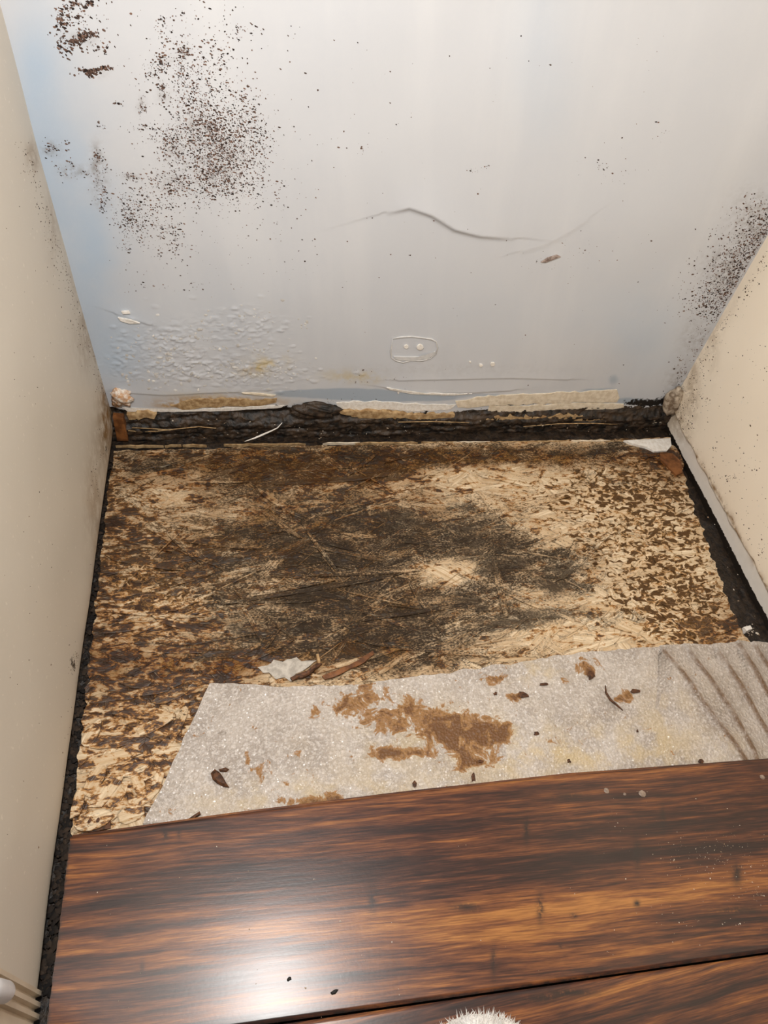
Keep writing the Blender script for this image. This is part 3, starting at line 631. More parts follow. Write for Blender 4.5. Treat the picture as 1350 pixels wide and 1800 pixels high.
for k in range(1500):
    # pressed-in strands of the board's own surface, laid one over the other
    cx, cy = rp_.uniform(0, .75), rp_.uniform(-.50, -.03); near = cx < .14 and cy < -.33
    L = rp_.uniform(.015, .05) if (near or cx > .55) else rp_.uniform(.03, .11); w = rp_.uniform(.004, .016); an = rp_.normal() * (.9 if near else .7 if cx > .55 else .5)
    ca, sa = math.cos(an), math.sin(an)
    bx = abs(ca) * L / 2 + abs(sa) * w / 2; by = abs(sa) * L / 2 + abs(ca) * w / 2
    r0_, r1_ = np.searchsorted(-yv, [-(cy + by), -(cy - by)]); u0_ = int(max(0, (cx - bx - .02) / .75 * n_u - 8)); u1_ = int(min(n_u, (cx + bx + .02) / .70 * n_u + 14))
    if r1_ <= r0_ or u1_ <= u0_: continue
    sl = (slice(r0_, r1_), slice(u0_, u1_)); dx, dy = X[sl] - cx, Y[sl] - cy
    lu, lv = dx * ca + dy * sa, -dx * sa + dy * ca
    wob = (vn(lu * 60 + k, lv * 0 + k, 7) - .5) * .003
    m_ = (np.abs(lu + lv * rp_.uniform(-.6, .6)) < L / 2) & (np.abs(lv + wob) < w / 2)
    o = rp_.random() * 10
    gu[sl][m_] = (lu + o)[m_]; gv[sl][m_] = (lv + o)[m_]; tint[sl][m_] = rp_.random(); zoff[sl][m_] = rp_.uniform(-.0006, .0005) + (lv * rp_.uniform(-.05, .05))[m_]
    goff[sl][m_] = rp_.normal() * .13; moff[sl][m_] = rp_.normal() * .10; aoff[sl][m_] = rp_.normal() * .07
fa['grime'] = np.clip(fa['grime'] + goff, -.4, 1); fa['mould'] = np.clip(fa['mould'] + np.where(fa['mould'] > .08, moff, 0), 0, 1); fa['amber'] = np.clip(fa['amber'] + aoff * (fa['amber'] > .08), 0, 1)
fa['gu'] = gu; fa['gv'] = gv; fa['tint'] = tint
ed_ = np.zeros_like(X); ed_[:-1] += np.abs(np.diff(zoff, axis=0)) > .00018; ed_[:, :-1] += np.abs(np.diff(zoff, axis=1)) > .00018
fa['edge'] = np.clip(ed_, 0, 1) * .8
ZF = (fbm(X * 40, Y * 90, 4, 70) - .5) * .0022 + (fbm(X * 12, Y * 12, 2, 75) - .5) * .002
ZF = ZF - .0011 + zoff
vis = yv > -.60
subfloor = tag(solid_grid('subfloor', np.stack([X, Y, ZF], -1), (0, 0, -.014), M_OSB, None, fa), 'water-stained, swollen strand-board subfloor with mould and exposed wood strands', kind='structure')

def strand(cx, cy, ang, L, w, th=.0006, seed=0, pts=None, lab=None, z0=0.0):
    r = np.random.default_rng(seed)
    if pts is None:
        k1 = r.uniform(.6, 1, 2) * w / 2; s = r.uniform(-.12, .12, 4) * L
        loc = np.array([(-L / 2 + s[0], -k1[0] * .7), (-L * .2, -w / 2 * r.uniform(.85, 1.1)), (L * .22, -w / 2 * r.uniform(.85, 1.1)), (L / 2 + s[1], -k1[1] * .6), (L / 2 + s[2], k1[1] * .7), (L * .18, w / 2 * r.uniform(.85, 1.1)), (-L * .25, w / 2 * r.uniform(.85, 1.1)), (-L / 2 + s[3], k1[0] * .7)])
    else: loc = np.asarray(pts, float)
    k = len(loc); c = loc.mean(0); d = loc - c
    rad = np.linalg.norm(d, axis=1, keepdims=True)
    # inset by a fixed margin across the strand so the rim stays thin
    inn = loc.copy(); inn[:, 1] = c[1] + (loc[:, 1] - c[1]) * max(.3, 1 - .0016 / max(w, .002)); inn[:, 0] = c[0] + (loc[:, 0] - c[0]) * max(.5, 1 - .003 / max(L, .006))
    ca, sa = math.cos(ang), math.sin(ang); tx, ty = r.uniform(-.006, .006), r.uniform(-.02, .02)
    def wp(l, z): return np.stack([cx + l[:, 0] * ca - l[:, 1] * sa, cy + l[:, 0] * sa + l[:, 1] * ca, z0 + z + l[:, 0] * tx + l[:, 1] * ty], -1)
    V = np.concatenate([wp(loc, np.full(k, -.0035)), wp(loc, np.full(k, th)), wp(inn, np.full(k, th + .00025))])
    ll = np.concatenate([loc, loc, inn]); i = np.arange(k); j = np.roll(i, -1)
    qd = np.concatenate([np.stack([i, j, j + k, i + k], -1), np.stack([i + k, j + k, j + 2 * k, i + 2 * k], -1)])
    at = floor_attrs(V[:, 0], V[:, 1]); o = r.random() * 10
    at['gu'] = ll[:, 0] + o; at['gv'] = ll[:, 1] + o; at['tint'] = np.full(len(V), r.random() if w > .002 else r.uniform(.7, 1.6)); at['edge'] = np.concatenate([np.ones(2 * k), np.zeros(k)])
    g = r.normal() * .14 - (.30 if w < .002 else 0); at['mould'] = np.clip(at['mould'] + (at['mould'] > .08) * r.normal() * .1, 0, 1); at['grime'] = np.clip(at['grime'] + g, -.4, 1); at['amber'] = np.clip(at['amber'] + r.normal() * .05, 0, 1)
    ob = mesh_from('strand', V, [list(range(2 * k, 3 * k))], M_OSB, subfloor, at, False, qd)
    if lab: ob['label'] = lab
    return ob
def strand_px(a, b, wpx, seed, th=.0010):
    p, q_ = F(*a), F(*b); d = q_ - p; L = np.linalg.norm(d)
    return strand((p[0] + q_[0]) / 2, (p[1] + q_[1]) / 2, math.atan2(d[1], d[0]), L, wpx * .00062, th, seed)
NAMED = [((400, 1060), (695, 1012), 9), ((868, 985), (888, 1075), 16), ((985, 1020), (1058, 950), 14), ((1058, 950), (1110, 910), 12), ((428, 1068), (462, 1128), 10), ((455, 1150), (492, 1104), 9), ((232, 838), (275, 866), 14), ((195, 888), (265, 845), 8), ((455, 862), (520, 905), 12),
         ((200, 850), (330, 820), 10), ((540, 935), (590, 1000), 8), ((380, 1040), (300, 1075), 8), ((580, 1020), (420, 1050), 8), ((830, 1060), (640, 1090), 9), ((820, 1085), (700, 1110), 8), ((560, 1180), (700, 1140), 10), ((470, 1190), (540, 1160), 22), ((850, 1150), (640, 1130), 12), ((740, 1000), (560, 1010), 14),
         ((690, 870), (560, 905), 12), ((640, 840), (480, 850), 14), ((900, 850), (780, 870), 10), ((1000, 870), (860, 900), 14), ((330, 1000), (190, 980), 16), ((270, 1095), (180, 1110), 14), ((1060, 1090), (1110, 1110), 12), ((860, 1130), (920, 1090), 10), ((450, 960), (330, 950), 16), ((820, 960), (700, 950), 12),
         ((145, 1345), (240, 1322), 18), ((165, 1420), (215, 1352), 26), ((215, 1360), (262, 1340), 20), ((190, 1370), (192, 1402), 10), ((150, 1400), (180, 1350), 22), ((235, 1360), (255, 1400), 16), ((225, 1420), (275, 1390), 18), ((130, 1440), (145, 1380), 16), ((205, 1440), (250, 1425), 22), ((270, 1330), (300, 1360), 14),
         ((150, 1310), (230, 1300), 20), ((240, 1290), (300, 1262), 18), ((200, 1250), (300, 1255), 20), ((300, 1300), (330, 1240), 16), ((160, 1230), (220, 1220), 18), ((270, 1400), (285, 1350), 14)]
for k, (a, b, w) in enumerate(NAMED): strand_px(a, b, w, 300 + k, .0009 if a[1] > 1240 else .0003)
rs = np.random.default_rng(77); cnt = 0
while cnt < 235:
    px, py = rs.uniform(150, 1290), rs.uniform(795, 1450)
    if py > 1180 and px > 330 - .45 * (py - 1210): continue
    if py > 1130 and px > 800: continue
    p = F(px, py)
    if not (left_of(p[1]) + .008 < p[0] < right_of(p[1]) - .012): continue
    near = px < 330 and py > 1150; right = px > 1000
    L = rs.uniform(.014, .04) if near or right else rs.uniform(.03, .10); w = (rs.uniform(.0008, .0018) if rs.random() < .5 else rs.uniform(.003, .009)) if not near else rs.uniform(.005, .012)
    ang = rs.normal() * (.9 if near else .75 if right else .45)
    half = abs(math.cos(ang)) * L / 2
    if p[0] - half < left_of(p[1]) + .001 or p[0] + half > right_of(p[1]) - .001 or p[1] + abs(math.sin(ang)) * L / 2 > -.033: continue
    strand(p[0], p[1], ang, L, w, rs.uniform(-.0010, .0002) if not near else rs.uniform(-.0003, .0008), 1000 + cnt); cnt += 1
# leaf-shaped chip, knot with two holes
a = np.linspace(0, 2 * math.pi, 14, endpoint=False)
c = F(163, 1288); strand(c[0], c[1], math.radians(66), .030, .012, .0016, 4001, [(.0145 * math.cos(t), .0062 * math.sin(t) * (1 - .35 * math.cos(t))) for t in a], 'pale leaf-shaped wood chip')
c = F(166, 1443); kn = strand(c[0], c[1], math.radians(12), .030, .015, .0022, 4002, [(.016 * math.cos(t), .0085 * math.sin(t)) for t in a], 'tan wood knot with two dark holes', .001); kn.name = 'knot'
for px in (158, 172): slab('knot_hole', blob_outline(F(px, 1442, .0042), (.0016, .0003, 0), (0, .0022, 0), 9, .3), (0, 0, 1), .0003, M_BARK, kn, .3)
slab('hollow_shade', np.array([F(a_, b_, 0) for a_, b_ in rag([(136, 1452), (150, 1436), (166, 1426), (182, 1428), (196, 1440), (194, 1456), (170, 1462), (146, 1462)], 8, 1.5)]), (0, 0, 1), .0011, M_BARK, subfloor, .3, .0002, low=-.004)  # raised dark slab, its colour stands in for the shade inside a cavity
# torn pale edge of the board at the back, wet patch in the corner
x0 = 203
while x0 < 1110:
    Ls = random.uniform(28, 95); n = 8; tt_ = np.linspace(0, 1, n); xx = x0 + Ls * tt_
    mid_ = np.interp(xx, [200, 600, 1180], [784, 778.5, 774]) + np.array([random.uniform(-1, 1) for _ in xx]); hw = random.uniform(.5, 1.5) * np.sin(np.pi * np.clip(tt_, .06, .94)) * np.array([random.uniform(.5, 1.3) for _ in xx])
    ol = np.array([F(a_, b_ - h_ * .7, -.0009) for a_, b_, h_ in zip(xx, mid_, hw)] + [F(a_, b_ + h_ * .7, -.0009) for a_, b_, h_ in list(zip(xx, mid_, hw))[::-1]])
    slab('splintered_edge', ol, (0, 0, 1), .0003, random.choice([M_CREAMPAPER, M_TANPAPER, M_TANPAPER]), subfloor, .1, .0002, low=-.004)
    x0 += Ls + random.choice([-8, 2, 6, 30])
ol = np.array([F(a_, b_, .0006) for a_, b_ in [(1096, 775), (1130, 773), (1178, 771), (1180, 784), (1172, 793), (1150, 794), (1134, 786), (1110, 780)]])
slab('torn_paper', ol, (0, 0, 1), .0010, M_PLASTER, subfloor, .15, .0003, low=-.004)
ol = np.array([F(a_, b_, .0006) for a_, b_ in [(1160, 796), (1182, 798), (1197, 812), (1199, 832), (1188, 836), (1174, 822), (1160, 808)]])
slab('wet_chip', ol, (0, 0, 1), .0012, M_RUST, subfloor, .2, .0004, low=-.004)

# ------------------------------------------------------------------ foam underlay
FT = np.array(Fxy([(340, 1206), (372, 1203), (480, 1208), (560, 1209), (700, 1196), (850, 1176), (1000, 1152), (1150, 1138), (1310, 1131), (1400, 1135)], .003))
def foam_top(x): return np.interp(x, FT[:, 0], FT[:, 1]) + (fbm(x * 60, x * 0 + 2, 3, 81) - .5) * .005
FL = np.array(Fxy([(370, 1203), (330, 1285), (292, 1375), (250, 1452), (225, 1500)], .003))
n_u, n_v = 640, 190
vv_ = np.linspace(0, 1, n_v); uu = np.linspace(0, 1, n_u)
XR_ = .742
X = np.zeros((n_v, n_u)); Y = np.zeros((n_v, n_u))
ytop0 = FL[0, 1]; ybot = -.520
for i, v in enumerate(vv_):
    yl = ytop0 + (ybot - ytop0) * v
    xl = np.interp(-yl, -FL[:, 1], FL[:, 0]) + (vn(np.array([yl * 90]), np.array([0.]), 83)[0] - .5) * .002
    X[i] = xl + (XR_ - xl) * uu
    yt = foam_top(X[i]); Y[i] = yt + (ybot - yt) * v
ZB = .0042 + (fbm(X * 14, Y * 14, 3, 85) - .5) * .0035 + (fbm(X * 60, Y * 60, 2, 88) - .5) * .0012
FOLDS = [([(1165, 1146), (1200, 1185), (1245, 1250), (1290, 1310), (1312, 1345)], .0045, .006), ([(1212, 1150), (1250, 1200), (1290, 1262), (1320, 1320), (1330, 1350)], .0050, .005),
         ([(1262, 1150), (1300, 1205), (1330, 1262), (1360, 1310)], .0050, .005), ([(1296, 1136), (1325, 1180), (1360, 1250)], .0055, .005), ([(1325, 1140), (1350, 1180), (1380, 1220)], .005, .005)]
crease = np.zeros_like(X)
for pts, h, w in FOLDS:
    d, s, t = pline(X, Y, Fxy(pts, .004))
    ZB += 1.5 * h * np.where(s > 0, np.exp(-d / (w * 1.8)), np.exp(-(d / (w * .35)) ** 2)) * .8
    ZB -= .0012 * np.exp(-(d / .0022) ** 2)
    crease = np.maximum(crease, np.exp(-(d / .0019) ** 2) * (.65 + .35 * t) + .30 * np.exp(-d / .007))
# gently curled left edge and top edge
ZB += .0022 * np.exp(-(uu[None, :] * (XR_ - .1)) / .010) + .0012 * np.exp(-vv_[:, None] / .04)
ZB = np.where(Y < -.486, np.minimum(ZB, .0033), ZB)
BROWN = [(640, 1230, 50, 26, .55), (700, 1265, 60, 22, .5), (780, 1280, 60, 34, .62), (850, 1285, 40, 28, .45), (690, 1326, 60, 12, .75), (800, 1310, 60, 24, .55), (835, 1340, 50, 20, .6), (880, 1285, 24, 18, .7), (540, 1408, 55, 9, .65), (470, 1370, 30, 30, .45), (590, 1400, 16, 14, .5), (905, 1225, 14, 8, .75), (870, 1195, 26, 9, .6),
         (1020, 1172, 30, 16, .5), (1035, 1186, 10, 8, .5), (1095, 1228, 24, 14, .6), (720, 1232, 18, 22, .4), (435, 1335, 6, 14, .5), (930, 1270, 14, 26, .4), (280, 1420, 30, 20, .35), (880, 1180, 10, 10, .5), (800, 1385, 60, 8, .3), (610, 1245, 30, 20, .3)]
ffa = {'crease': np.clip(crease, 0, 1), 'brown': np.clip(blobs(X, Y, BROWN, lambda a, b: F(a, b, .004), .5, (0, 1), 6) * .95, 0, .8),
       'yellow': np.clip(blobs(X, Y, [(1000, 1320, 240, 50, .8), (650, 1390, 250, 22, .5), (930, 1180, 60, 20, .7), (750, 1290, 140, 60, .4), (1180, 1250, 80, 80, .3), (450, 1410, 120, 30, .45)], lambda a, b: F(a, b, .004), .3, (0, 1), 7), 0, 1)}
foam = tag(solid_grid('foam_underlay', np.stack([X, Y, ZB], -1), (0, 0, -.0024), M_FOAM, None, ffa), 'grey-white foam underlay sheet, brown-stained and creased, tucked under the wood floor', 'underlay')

# ------------------------------------------------------------------ wooden floor
floor = tag(empty('floor', (0, 0, 0)), 'dark reddish-brown strand bamboo floor planks', kind='structure')
def bow(x): return np.interp(x, [.014, .145, .296, .459, .664, .75], [-.0065, -.0010, .0030, .0050, .0005, -.002]) if BOW else 0 * x
BOW = True
def plank(y0, y1, x0, x1, light, ticks, seed, tilt, zt=.0162):
    n_u, n_v = 420, 90
    v = np.concatenate([[0, .006, .013], np.linspace(.02, .98, n_v - 6), [.987, .994, 1]]); u = np.linspace(0, 1, n_u)
    X, V = np.meshgrid(x0 + (x1 - x0) * u, v)
    Y = y0 + (y1 - y0) * V + bow(X) * (1 - V)
    X = X + np.where(u[None, :] == 0, (fbm(Y * 200, Y * 0, 2, 90) - .5) * .0012, 0)
    dv = np.abs(y1 - y0) * V
    bev = .0016 * (1 - sst(0, .0022, dv)) + .0016 * (1 - sst(0, .0022, np.abs(Y - y1)))
    Z = zt - bev + (fbm(X * 4, Y * 30, 2, 91) - .5) * .0005
    pz = lambda a, b: F(a, b, zt)
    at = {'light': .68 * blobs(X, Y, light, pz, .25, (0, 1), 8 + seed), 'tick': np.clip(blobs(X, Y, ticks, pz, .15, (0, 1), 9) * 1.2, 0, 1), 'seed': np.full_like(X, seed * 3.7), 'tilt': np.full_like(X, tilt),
          'edge_dark': np.clip(1.0 - sst(0, .003, np.abs(Y - y1)) + .9 * (1 - sst(0, .0025, X - x0)) + .35 * (1 - sst(0, .002, dv)), 0, 1)}  # darker along the seam, the left end and the leading edge
    return solid_grid('plank', np.stack([X, Y, Z], -1), (0, 0, -.0118), M_PLANK, floor, at)
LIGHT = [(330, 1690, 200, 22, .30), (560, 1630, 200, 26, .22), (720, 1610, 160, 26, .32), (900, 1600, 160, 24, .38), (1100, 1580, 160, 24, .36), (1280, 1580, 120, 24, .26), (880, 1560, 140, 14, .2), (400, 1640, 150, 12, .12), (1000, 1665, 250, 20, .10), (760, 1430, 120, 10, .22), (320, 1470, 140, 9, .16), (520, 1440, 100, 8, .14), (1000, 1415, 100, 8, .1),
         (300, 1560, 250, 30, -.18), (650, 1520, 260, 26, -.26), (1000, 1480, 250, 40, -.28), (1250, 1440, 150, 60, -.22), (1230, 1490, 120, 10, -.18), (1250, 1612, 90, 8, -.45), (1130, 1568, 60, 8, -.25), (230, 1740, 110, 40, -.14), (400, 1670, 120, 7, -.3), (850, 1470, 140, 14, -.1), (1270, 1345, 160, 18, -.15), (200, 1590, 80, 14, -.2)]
TICKS = [(925, 1460, 5, 22, .8), (1120, 1500, 6, 22, .8), (1165, 1440, 5, 22, .6), (950, 1595, 6, 24, .8), (868, 1690, 5, 26, .7), (290, 1465, 6, 12, .8), (315, 1465, 4, 10, .6), (655, 1580, 8, 24, .7), (1295, 1535, 8, 18, .8), (820, 1595, 28, 7, .7), (1000, 1400, 30, 6, .6), (250, 1700, 4, 10, .6), (1120, 1588, 6, 6, .9), (1008, 1610, 7, 4, .9), (985, 1662, 3, 4, .9), (690, 1570, 20, 5, .4), (330, 1700, 40, 4, .7), (280, 1710, 40, 3, .6), (1300, 1600, 50, 6, .7)]
plank(-.4870, -.6432, .0162, .742, LIGHT, TICKS, 1, .02)
BOW = False
plank(-.6448, -.8000, .0150, .742, [(1000, 1750, 200, 20, .12), (760, 1790, 150, 20, .1)], [(1000, 1745, 50, 6, .8), (950, 1755, 40, 6, .7)], 2, -.09)
# tongue running along the leading edge
gx, gv = np.meshgrid(np.linspace(.0165, .742, 160), np.linspace(0, 1, 5))
BOW = True
gy = -.4876 + bow(gx) + .0032 * gv; gz = .0118 - .0006 * gv ** 3 + (fbm(gx * 30, gv * 2, 2, 95) - .5) * .0004
tg = {'light': np.full_like(gx, .02), 'tick': gx * 0, 'seed': gx * 0 + 9, 'tilt': gx * 0, 'edge_dark': .35 + 0 * gx}
solid_grid('tongue', np.stack([gx, gy, gz], -1)[::-1], (0, 0, -.004), M_PLANK, floor, tg)

# ------------------------------------------------------------------ door casing at the end of the left wall
prof = [(-.010, -.601), (.0055, -.601), (.0068, -.6015), (.0068, -.6045), (.0030, -.6055), (.0030, -.6075), (.0072, -.6090), (.0072, -.6120), (.0034, -.6130), (.0034, -.6150), (.0076, -.6165), (.0076, -.6195), (.0040, -.6205), (.0040, -.6225), (.0082, -.6240), (.0085, -.640), (.0075, -.660), (-.010, -.660)]
k = len(prof); zc = np.array([.006, .25, .55, 1.5])
V = np.array([(x, y, z) for z in zc for x, y in prof])
qd = np.array([[a * k + i, a * k + (i + 1) % k, (a + 1) * k + (i + 1) % k, (a + 1) * k + i] for a in range(3) for i in range(k)])
tag(mesh_from('trim_1', V, [list(range(k))[::-1], list(range(3 * k, 4 * k))], M_TRIM, None, None, False, qd), 'fluted cream door casing at the near end of the left wall', kind='structure')
# white rounded end hanging in front of the casing
pe = S(13, 1745, .013); ps = S(-60, 1731, .013)
dv = (ps - pe) / np.linalg.norm(ps - pe)
pts = [pe + dv * t for t in (0, .0012, .0035, .007, .03, .06)]
tube('door_bumper', pts, [.0012, .0038, .0058, .0066, .0068, .0068], M_WHITE, None, 20)
tag(bpy.data.objects['door_bumper'], 'white rounded plastic end in front of the cream door casing', 'bumper')

# ------------------------------------------------------------------ loose things
def flake(name, outline_px, plane_z, th, mat, label, cat, group=None, dome=.0012):
    ol = np.array([F(a, b, plane_z) for a, b in rag(outline_px, 7, 1.3)])
    return tag(slab(name, ol, (0, 0, 1), th, mat, None, .35, dome), label, cat, group)
flake('bark_flake', [(371, 1360), (378, 1354), (386, 1358), (392, 1366), (399, 1378), (402, 1385), (392, 1383), (381, 1378), (374, 1371)], .0050, .0016, M_BARK, 'dark brown bark flake on the left of the foam underlay', 'flake', dome=.002)
flake('bark_flake', [(384, 1352), (396, 1350), (404, 1354), (398, 1358), (388, 1357)], .0050, .0008, M_BARK, 'thin brown sliver just above the bark flake on the foam', 'flake')
# dark curled fragment on the right of the foam
tube('bark_curl', [F(a, b, z) for a, b, z in ((1064, 1205, .0075), (1065, 1217, .009), (1073, 1230, .0085), (1085, 1240, .0075), (1095, 1249, .0065))], [.0006, .0012, .0013, .0010, .0005], M_BARK, None, 6)
tag(bpy.data.objects['bark_curl'], 'curled dark splinter on the right part of the foam', 'splinter')
for n, (cx, cy, rx, ry, lab) in enumerate([(832, 1367, 4, 7, 'dark brown flake on the foam near the plank, below the big stain'), (728, 1378, 4, 5, 'dark brown flake on the foam near the plank, left of the big stain'), (845, 1338, 7, 2, 'thin dark brown flake across the lower end of the big foam stain'),
        (919, 1222, 9, 5, 'dark brown flake on the foam right above the big stain'), (1038, 1187, 6, 7, 'upright dark brown flake near the top edge of the foam'), (955, 1203, 8, 2, 'thin dark brown sliver near the top edge of the foam'), (1117, 1215, 9, 3, 'dark brown flake just right of the curled splinter on the foam'),
        (870, 1220, 4, 3, 'small dark flake above the middle of the foam stain'), (1120, 1285, 2.5, 2.5, 'tiny dark flake on clean foam below the curled splinter'), (1232, 1338, 4, 4, 'tiny dark flake on the foam by the plank, rightmost of all'), (1000, 1338, 3.5, 3, 'tiny dark flake in the middle of the clean lower foam'), (943, 1290, 5, 3, 'small brown flake right beside the big foam stain')]):
    p = F(cx, cy, .0054); ex = F(cx + rx, cy, .0054) - p; ey = F(cx, cy - ry, .0054) - p
    tag(slab('brown_flake', blob_outline(p, ex, ey, 9, .45, 500 + n), (0, 0, 1), .0006, M_BARK, None, .4, .0004), lab, 'flake', 'brown flakes on the foam')
flake('wood_splinter', [(333, 1440), (342, 1432), (352, 1426), (354, 1431), (345, 1438), (337, 1443)], .0056, .0012, M_BARK, 'dark red-brown splinter on foam beside the plank edge', 'splinter')
tube('wood_splinter', [F(558, 1150, .004), F(560, 1160, .0035), F(561, 1170, .002)], [.0016, .0018, .0015], flat_mat('pale_splinter', (.40, .23, .10), (.62, .42, .22), 200, .7, .4), None, 6)
tag(bpy.data.objects['wood_splinter.001'], 'short pale splinter standing on the board above the foam', 'splinter')
flake('wood_splinter', [(510, 1192), (520, 1187), (536, 1184), (546, 1176), (558, 1166), (566, 1168), (552, 1180), (540, 1190), (524, 1195), (513, 1199)], .0016, .0024, M_BARK, 'dark brown broken splinter beside the top edge of the foam', 'splinter')
flake('wood_splinter', [(566, 1190), (600, 1176), (640, 1158), (655, 1146), (658, 1150), (640, 1165), (602, 1184), (570, 1196)], .0016, .0016, M_RUST, 'long rust-brown splinter lying above the foam', 'splinter', dome=.0006)
flake('wood_flake', [(452, 1172), (470, 1170), (482, 1160), (496, 1163), (520, 1155), (530, 1162), (556, 1160), (545, 1170), (534, 1178), (520, 1186), (512, 1198), (500, 1190), (486, 1195), (474, 1183), (462, 1182)], .0002, .0006, flat_mat('grey_white_flake', (.40, .36, .31), (.60, .55, .48), 160, .7, .6), 'pale grey-white wood flake above the left part of the foam', 'flake', dome=.0006)
for px, py, rx, ry, wh in ((508, 1721, 5, 3.5, 'left'), (588, 1743, 6.5, 4, 'right')):
    p = F(px, py, .0162); ex = F(px + rx, py - ry * .6, .0162) - p; ey = F(px, py - ry, .0162) - p
    tag(slab('black_crumb', blob_outline(p, ex, ey, 9, .25, px), (0, 0, 1), .0008, M_BLACKBIT, None, .4, .0006), 'black crumb on the shiny plank, the %s one of two' % wh, 'crumb')
for n, (px, py, r, lab) in enumerate([(1129, 1395, 6, 'largest dried glue drop on the dark plank'), (1066, 1390, 4.5, 'dried glue drop on the dark plank, leftmost of its row'), (1098, 1396, 2.6, 'tiny dried glue drop between two bigger ones'), (1340, 1366, 4, 'dried glue drop on the plank near the right side of the picture')]):
    p = F(px, py, .0162); e = np.linalg.norm(F(px + r, py, .0162) - p)
    tag(slab('glue_drop', blob_outline(p, (e, 0, 0), (0, e, 0), 12, .1, 40 + n), (0, 0, 1), .0003, M_GLUE, None, .35, .0005, smooth=True), lab, 'drop')
# crumbs of plaster on the plank, on the board and in the gap
r_ = np.random.default_rng(15)
q = np.concatenate([scatter([(1290, 1520, 45, 40, 130), (1200, 1490, 60, 40, 80), (1330, 1560, 20, 20, 40), (1250, 1620, 60, 14, 14), (1090, 1440, 40, 40, 24)], 110), np.stack([r_.uniform(140, 1340, 70), r_.uniform(1480, 1790, 70)], -1)])
q = q[(q[:, 1] > 1490 - .111 * (q[:, 0] - 120)) & (q[:, 1] < 1775 - .165 * (q[:, 0] - 680)) & (q[:, 0] > 130)]
specks('plaster_crumbs', 'fine white plaster crumbs sprinkled over the bamboo plank', F(q[:, 0], q[:, 1], .0163), (0, 0, 1), TX, (0, 1, 0), sizes(len(q), .00028, .0009, 9, 3), M_CRUMB, 21, 1.5)
q = np.concatenate([np.stack([r_.uniform(215, 1150, 90), r_.uniform(735, 772, 90)], -1)])
p = B(q[:, 0], q[:, 1], -.011); specks('plaster_crumbs', 'pale plaster specks stuck to the black rotten plate', p, NB, TX, TZ, sizes(len(p), .0003, .0012, 10, 3), M_CRUMB, 22, 1.8)
q = np.concatenate([scatter([(1318, 1120, 14, 20, 26), (1275, 990, 20, 60, 30), (1335, 1170, 10, 12, 16)], 111)])
q = q[q[:, 0] > 1203 + .47 * (q[:, 1] - 800) * .75]
specks('plaster_crumbs', 'pale crumbs in the dark gap by the right wall', F(q[:, 0], q[:, 1], -.004), (0, 0, 1), TX, (0, 1, 0), sizes(len(q), .0004, .0016, 11, 2.5), M_CRUMB, 23, 1.8)
# black grime clumps in the left gap
r_ = np.random.default_rng(16); c_ = r_.uniform(800, 1750, 700)
q = np.stack([190 - .122 * (c_ - 740) + r_.uniform(2, 20, 700), c_], -1)
specks('grime_clumps', 'black grime clumps filling the narrow gap along the left wall', F(q[:, 0], q[:, 1], -.0045), (0, 0, 1), TX, (0, 1, 0), sizes(len(q), .0008, .0030, 12, 2), speck_mat('grime_clump', (.008, .006, .005), (.05, .032, .02)), 24, 1.6)
# white thread on the rotten plate
tp = np.array([B(a, b, y) for a, b, y in ((430, 776, -.030), (448, 770, -.026), (462, 764, -.022), (478, 757, -.018), (488, 752, -.015), (496, 743, -.013))])
tag(tube('white_thread', tp, [.0004, .0011, .0013, .0009, .0008, .0004], M_PLASTER, None, 6), 'white thread lying across the black rotten plate', 'thread')
# black crumbling lump hanging under the drywall edge
c = B(552, 722, -.004); lump('rotten_lump', c, (.030, .008, .0115), M_ROT, None, .45, 4, 5, 2.2)
tag(bpy.data.objects['rotten_lump'], 'black crumbling lump of rot at the foot of the back wall', 'rot')
c = back_pt(214, 697, .002); lump('plaster_crumb', c, (.0115, .006, .0125), flat_mat('rusty_plaster', (.55, .30, .14), (.84, .79, .72), 170, .85, .9), None, .65, 4, 8, 2.6)
tag(bpy.data.objects['plaster_crumb'], 'rust-tinged white plaster knob in the left corner of the back wall', 'plaster')
c = S(1190, 738, .742); lump('caulk_lump', (.7405, -.006, .046), (.011, .012, .022), flat_mat('grimy_caulk', (.16, .11, .07), (.58, .49, .38), 110, .7, .5), None, .35, 3, 9, 1.6)
tag(bpy.data.objects['caulk_lump'], 'grimy cream caulk lump in the right corner above the rotten plate', 'caulk')
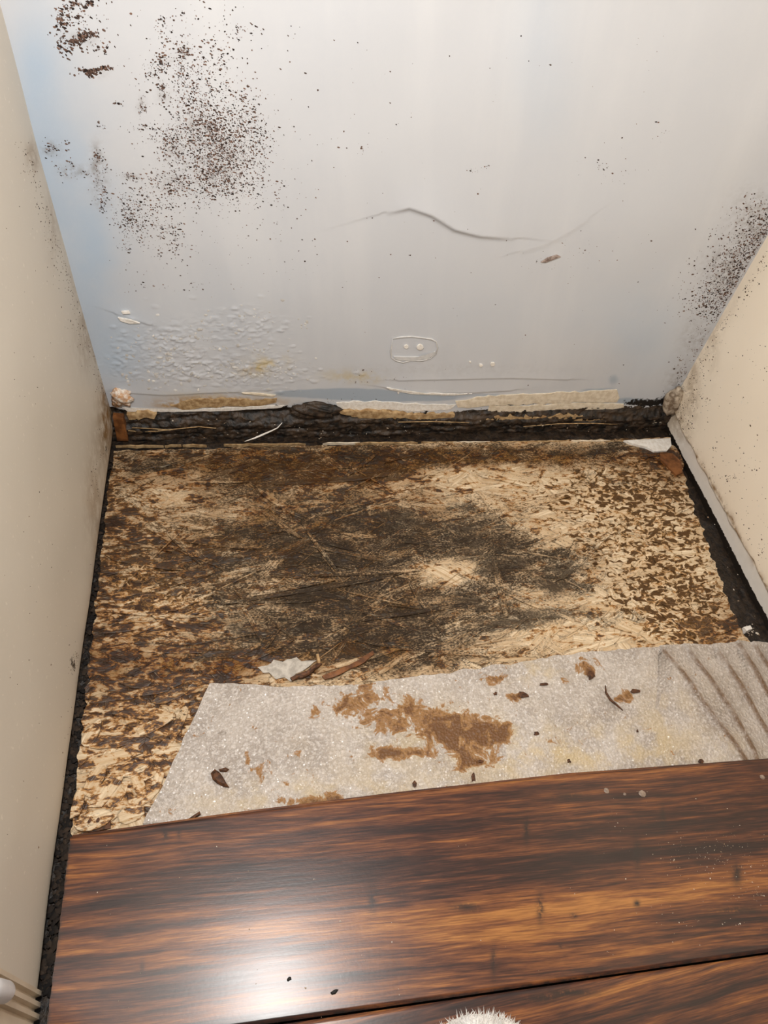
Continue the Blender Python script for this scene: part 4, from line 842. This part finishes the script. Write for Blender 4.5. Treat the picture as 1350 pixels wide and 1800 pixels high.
for n, (o, lab) in enumerate([([(1316, 1155), (1330, 1153), (1338, 1160), (1336, 1168), (1326, 1164)], 'pale paint chip beside the right end of the foam'), ([(1306, 1103), (1318, 1100), (1322, 1106), (1312, 1110)], 'tiny pale chip in the corner between board and right wall')]):
    ol = np.array([F(a, b, .001) for a, b in o]); tag(slab('paint_chip', ol, (0, 0, 1), .0012, M_PLASTER, None, .3, .0005, low=-.006), lab, 'chip')

# white fluffy cloth at the very bottom of the picture
tw = empty('terry_cloth', (.335, -.70, .0162)); tag(tw, 'fluffy white terry cloth on the plank at the bottom of the picture', 'cloth')
def mound(u, v):
    # u,v in the unit disc
    x = .328 + u * .052; y = -.702 + v * .046
    z = .0162 + .020 * np.sqrt(np.clip(1 - u * u - v * v, 0, 1)) * (1 + .5 * (fbm(u * 3 + 5, v * 3 + 5, 3, 99) - .5))
    return np.stack([x, y, z], -1)
rr, aa = np.meshgrid(np.linspace(0.02, 1, 26), np.linspace(0, 2 * math.pi, 65))
g = mound(rr * np.cos(aa), rr * np.sin(aa)) - np.array([.335, -.70, .0162]); g[..., 2] = np.maximum(g[..., 2], 0)
solid_grid('cloth_body', g, (0, 0, -.0001), M_TOWEL, tw)
r_ = np.random.default_rng(17); n = 5200
rd = np.sqrt(r_.random(n)) * 1.0; an = r_.random(n) * 2 * math.pi
b0 = mound(rd * np.cos(an), rd * np.sin(an)) - np.array([.335, -.70, .0162]); b0[:, 2] = np.maximum(b0[:, 2], 0)
dr = np.stack([rd * np.cos(an) * 1.0, rd * np.sin(an) * 1.0, np.sqrt(1.15 - rd ** 2)], -1) + r_.normal(size=(n, 3)) * .55
dr /= np.linalg.norm(dr, axis=1, keepdims=True); dr[:, 2] = np.abs(dr[:, 2]) * .8 + .1
tip = b0 + dr * r_.uniform(.003, .0065, n)[:, None]
s1 = np.cross(dr, [.3, .5, .8]); s1 /= np.linalg.norm(s1, axis=1, keepdims=True); s2 = np.cross(dr, s1)
V = np.stack([b0 + s1 * .0006, b0 - s1 * .0003 + s2 * .0005, b0 - s1 * .0003 - s2 * .0005, tip], 1).reshape(-1, 3)
b = (np.arange(n) * 4)[:, None]
tri = np.concatenate([b + np.array([[0, 1, 3]]), b + np.array([[1, 2, 3]]), b + np.array([[2, 0, 3]])])
tag(mesh_from('terry_loops', V, None, M_TOWEL, tw, None, True, tri), kind='stuff')
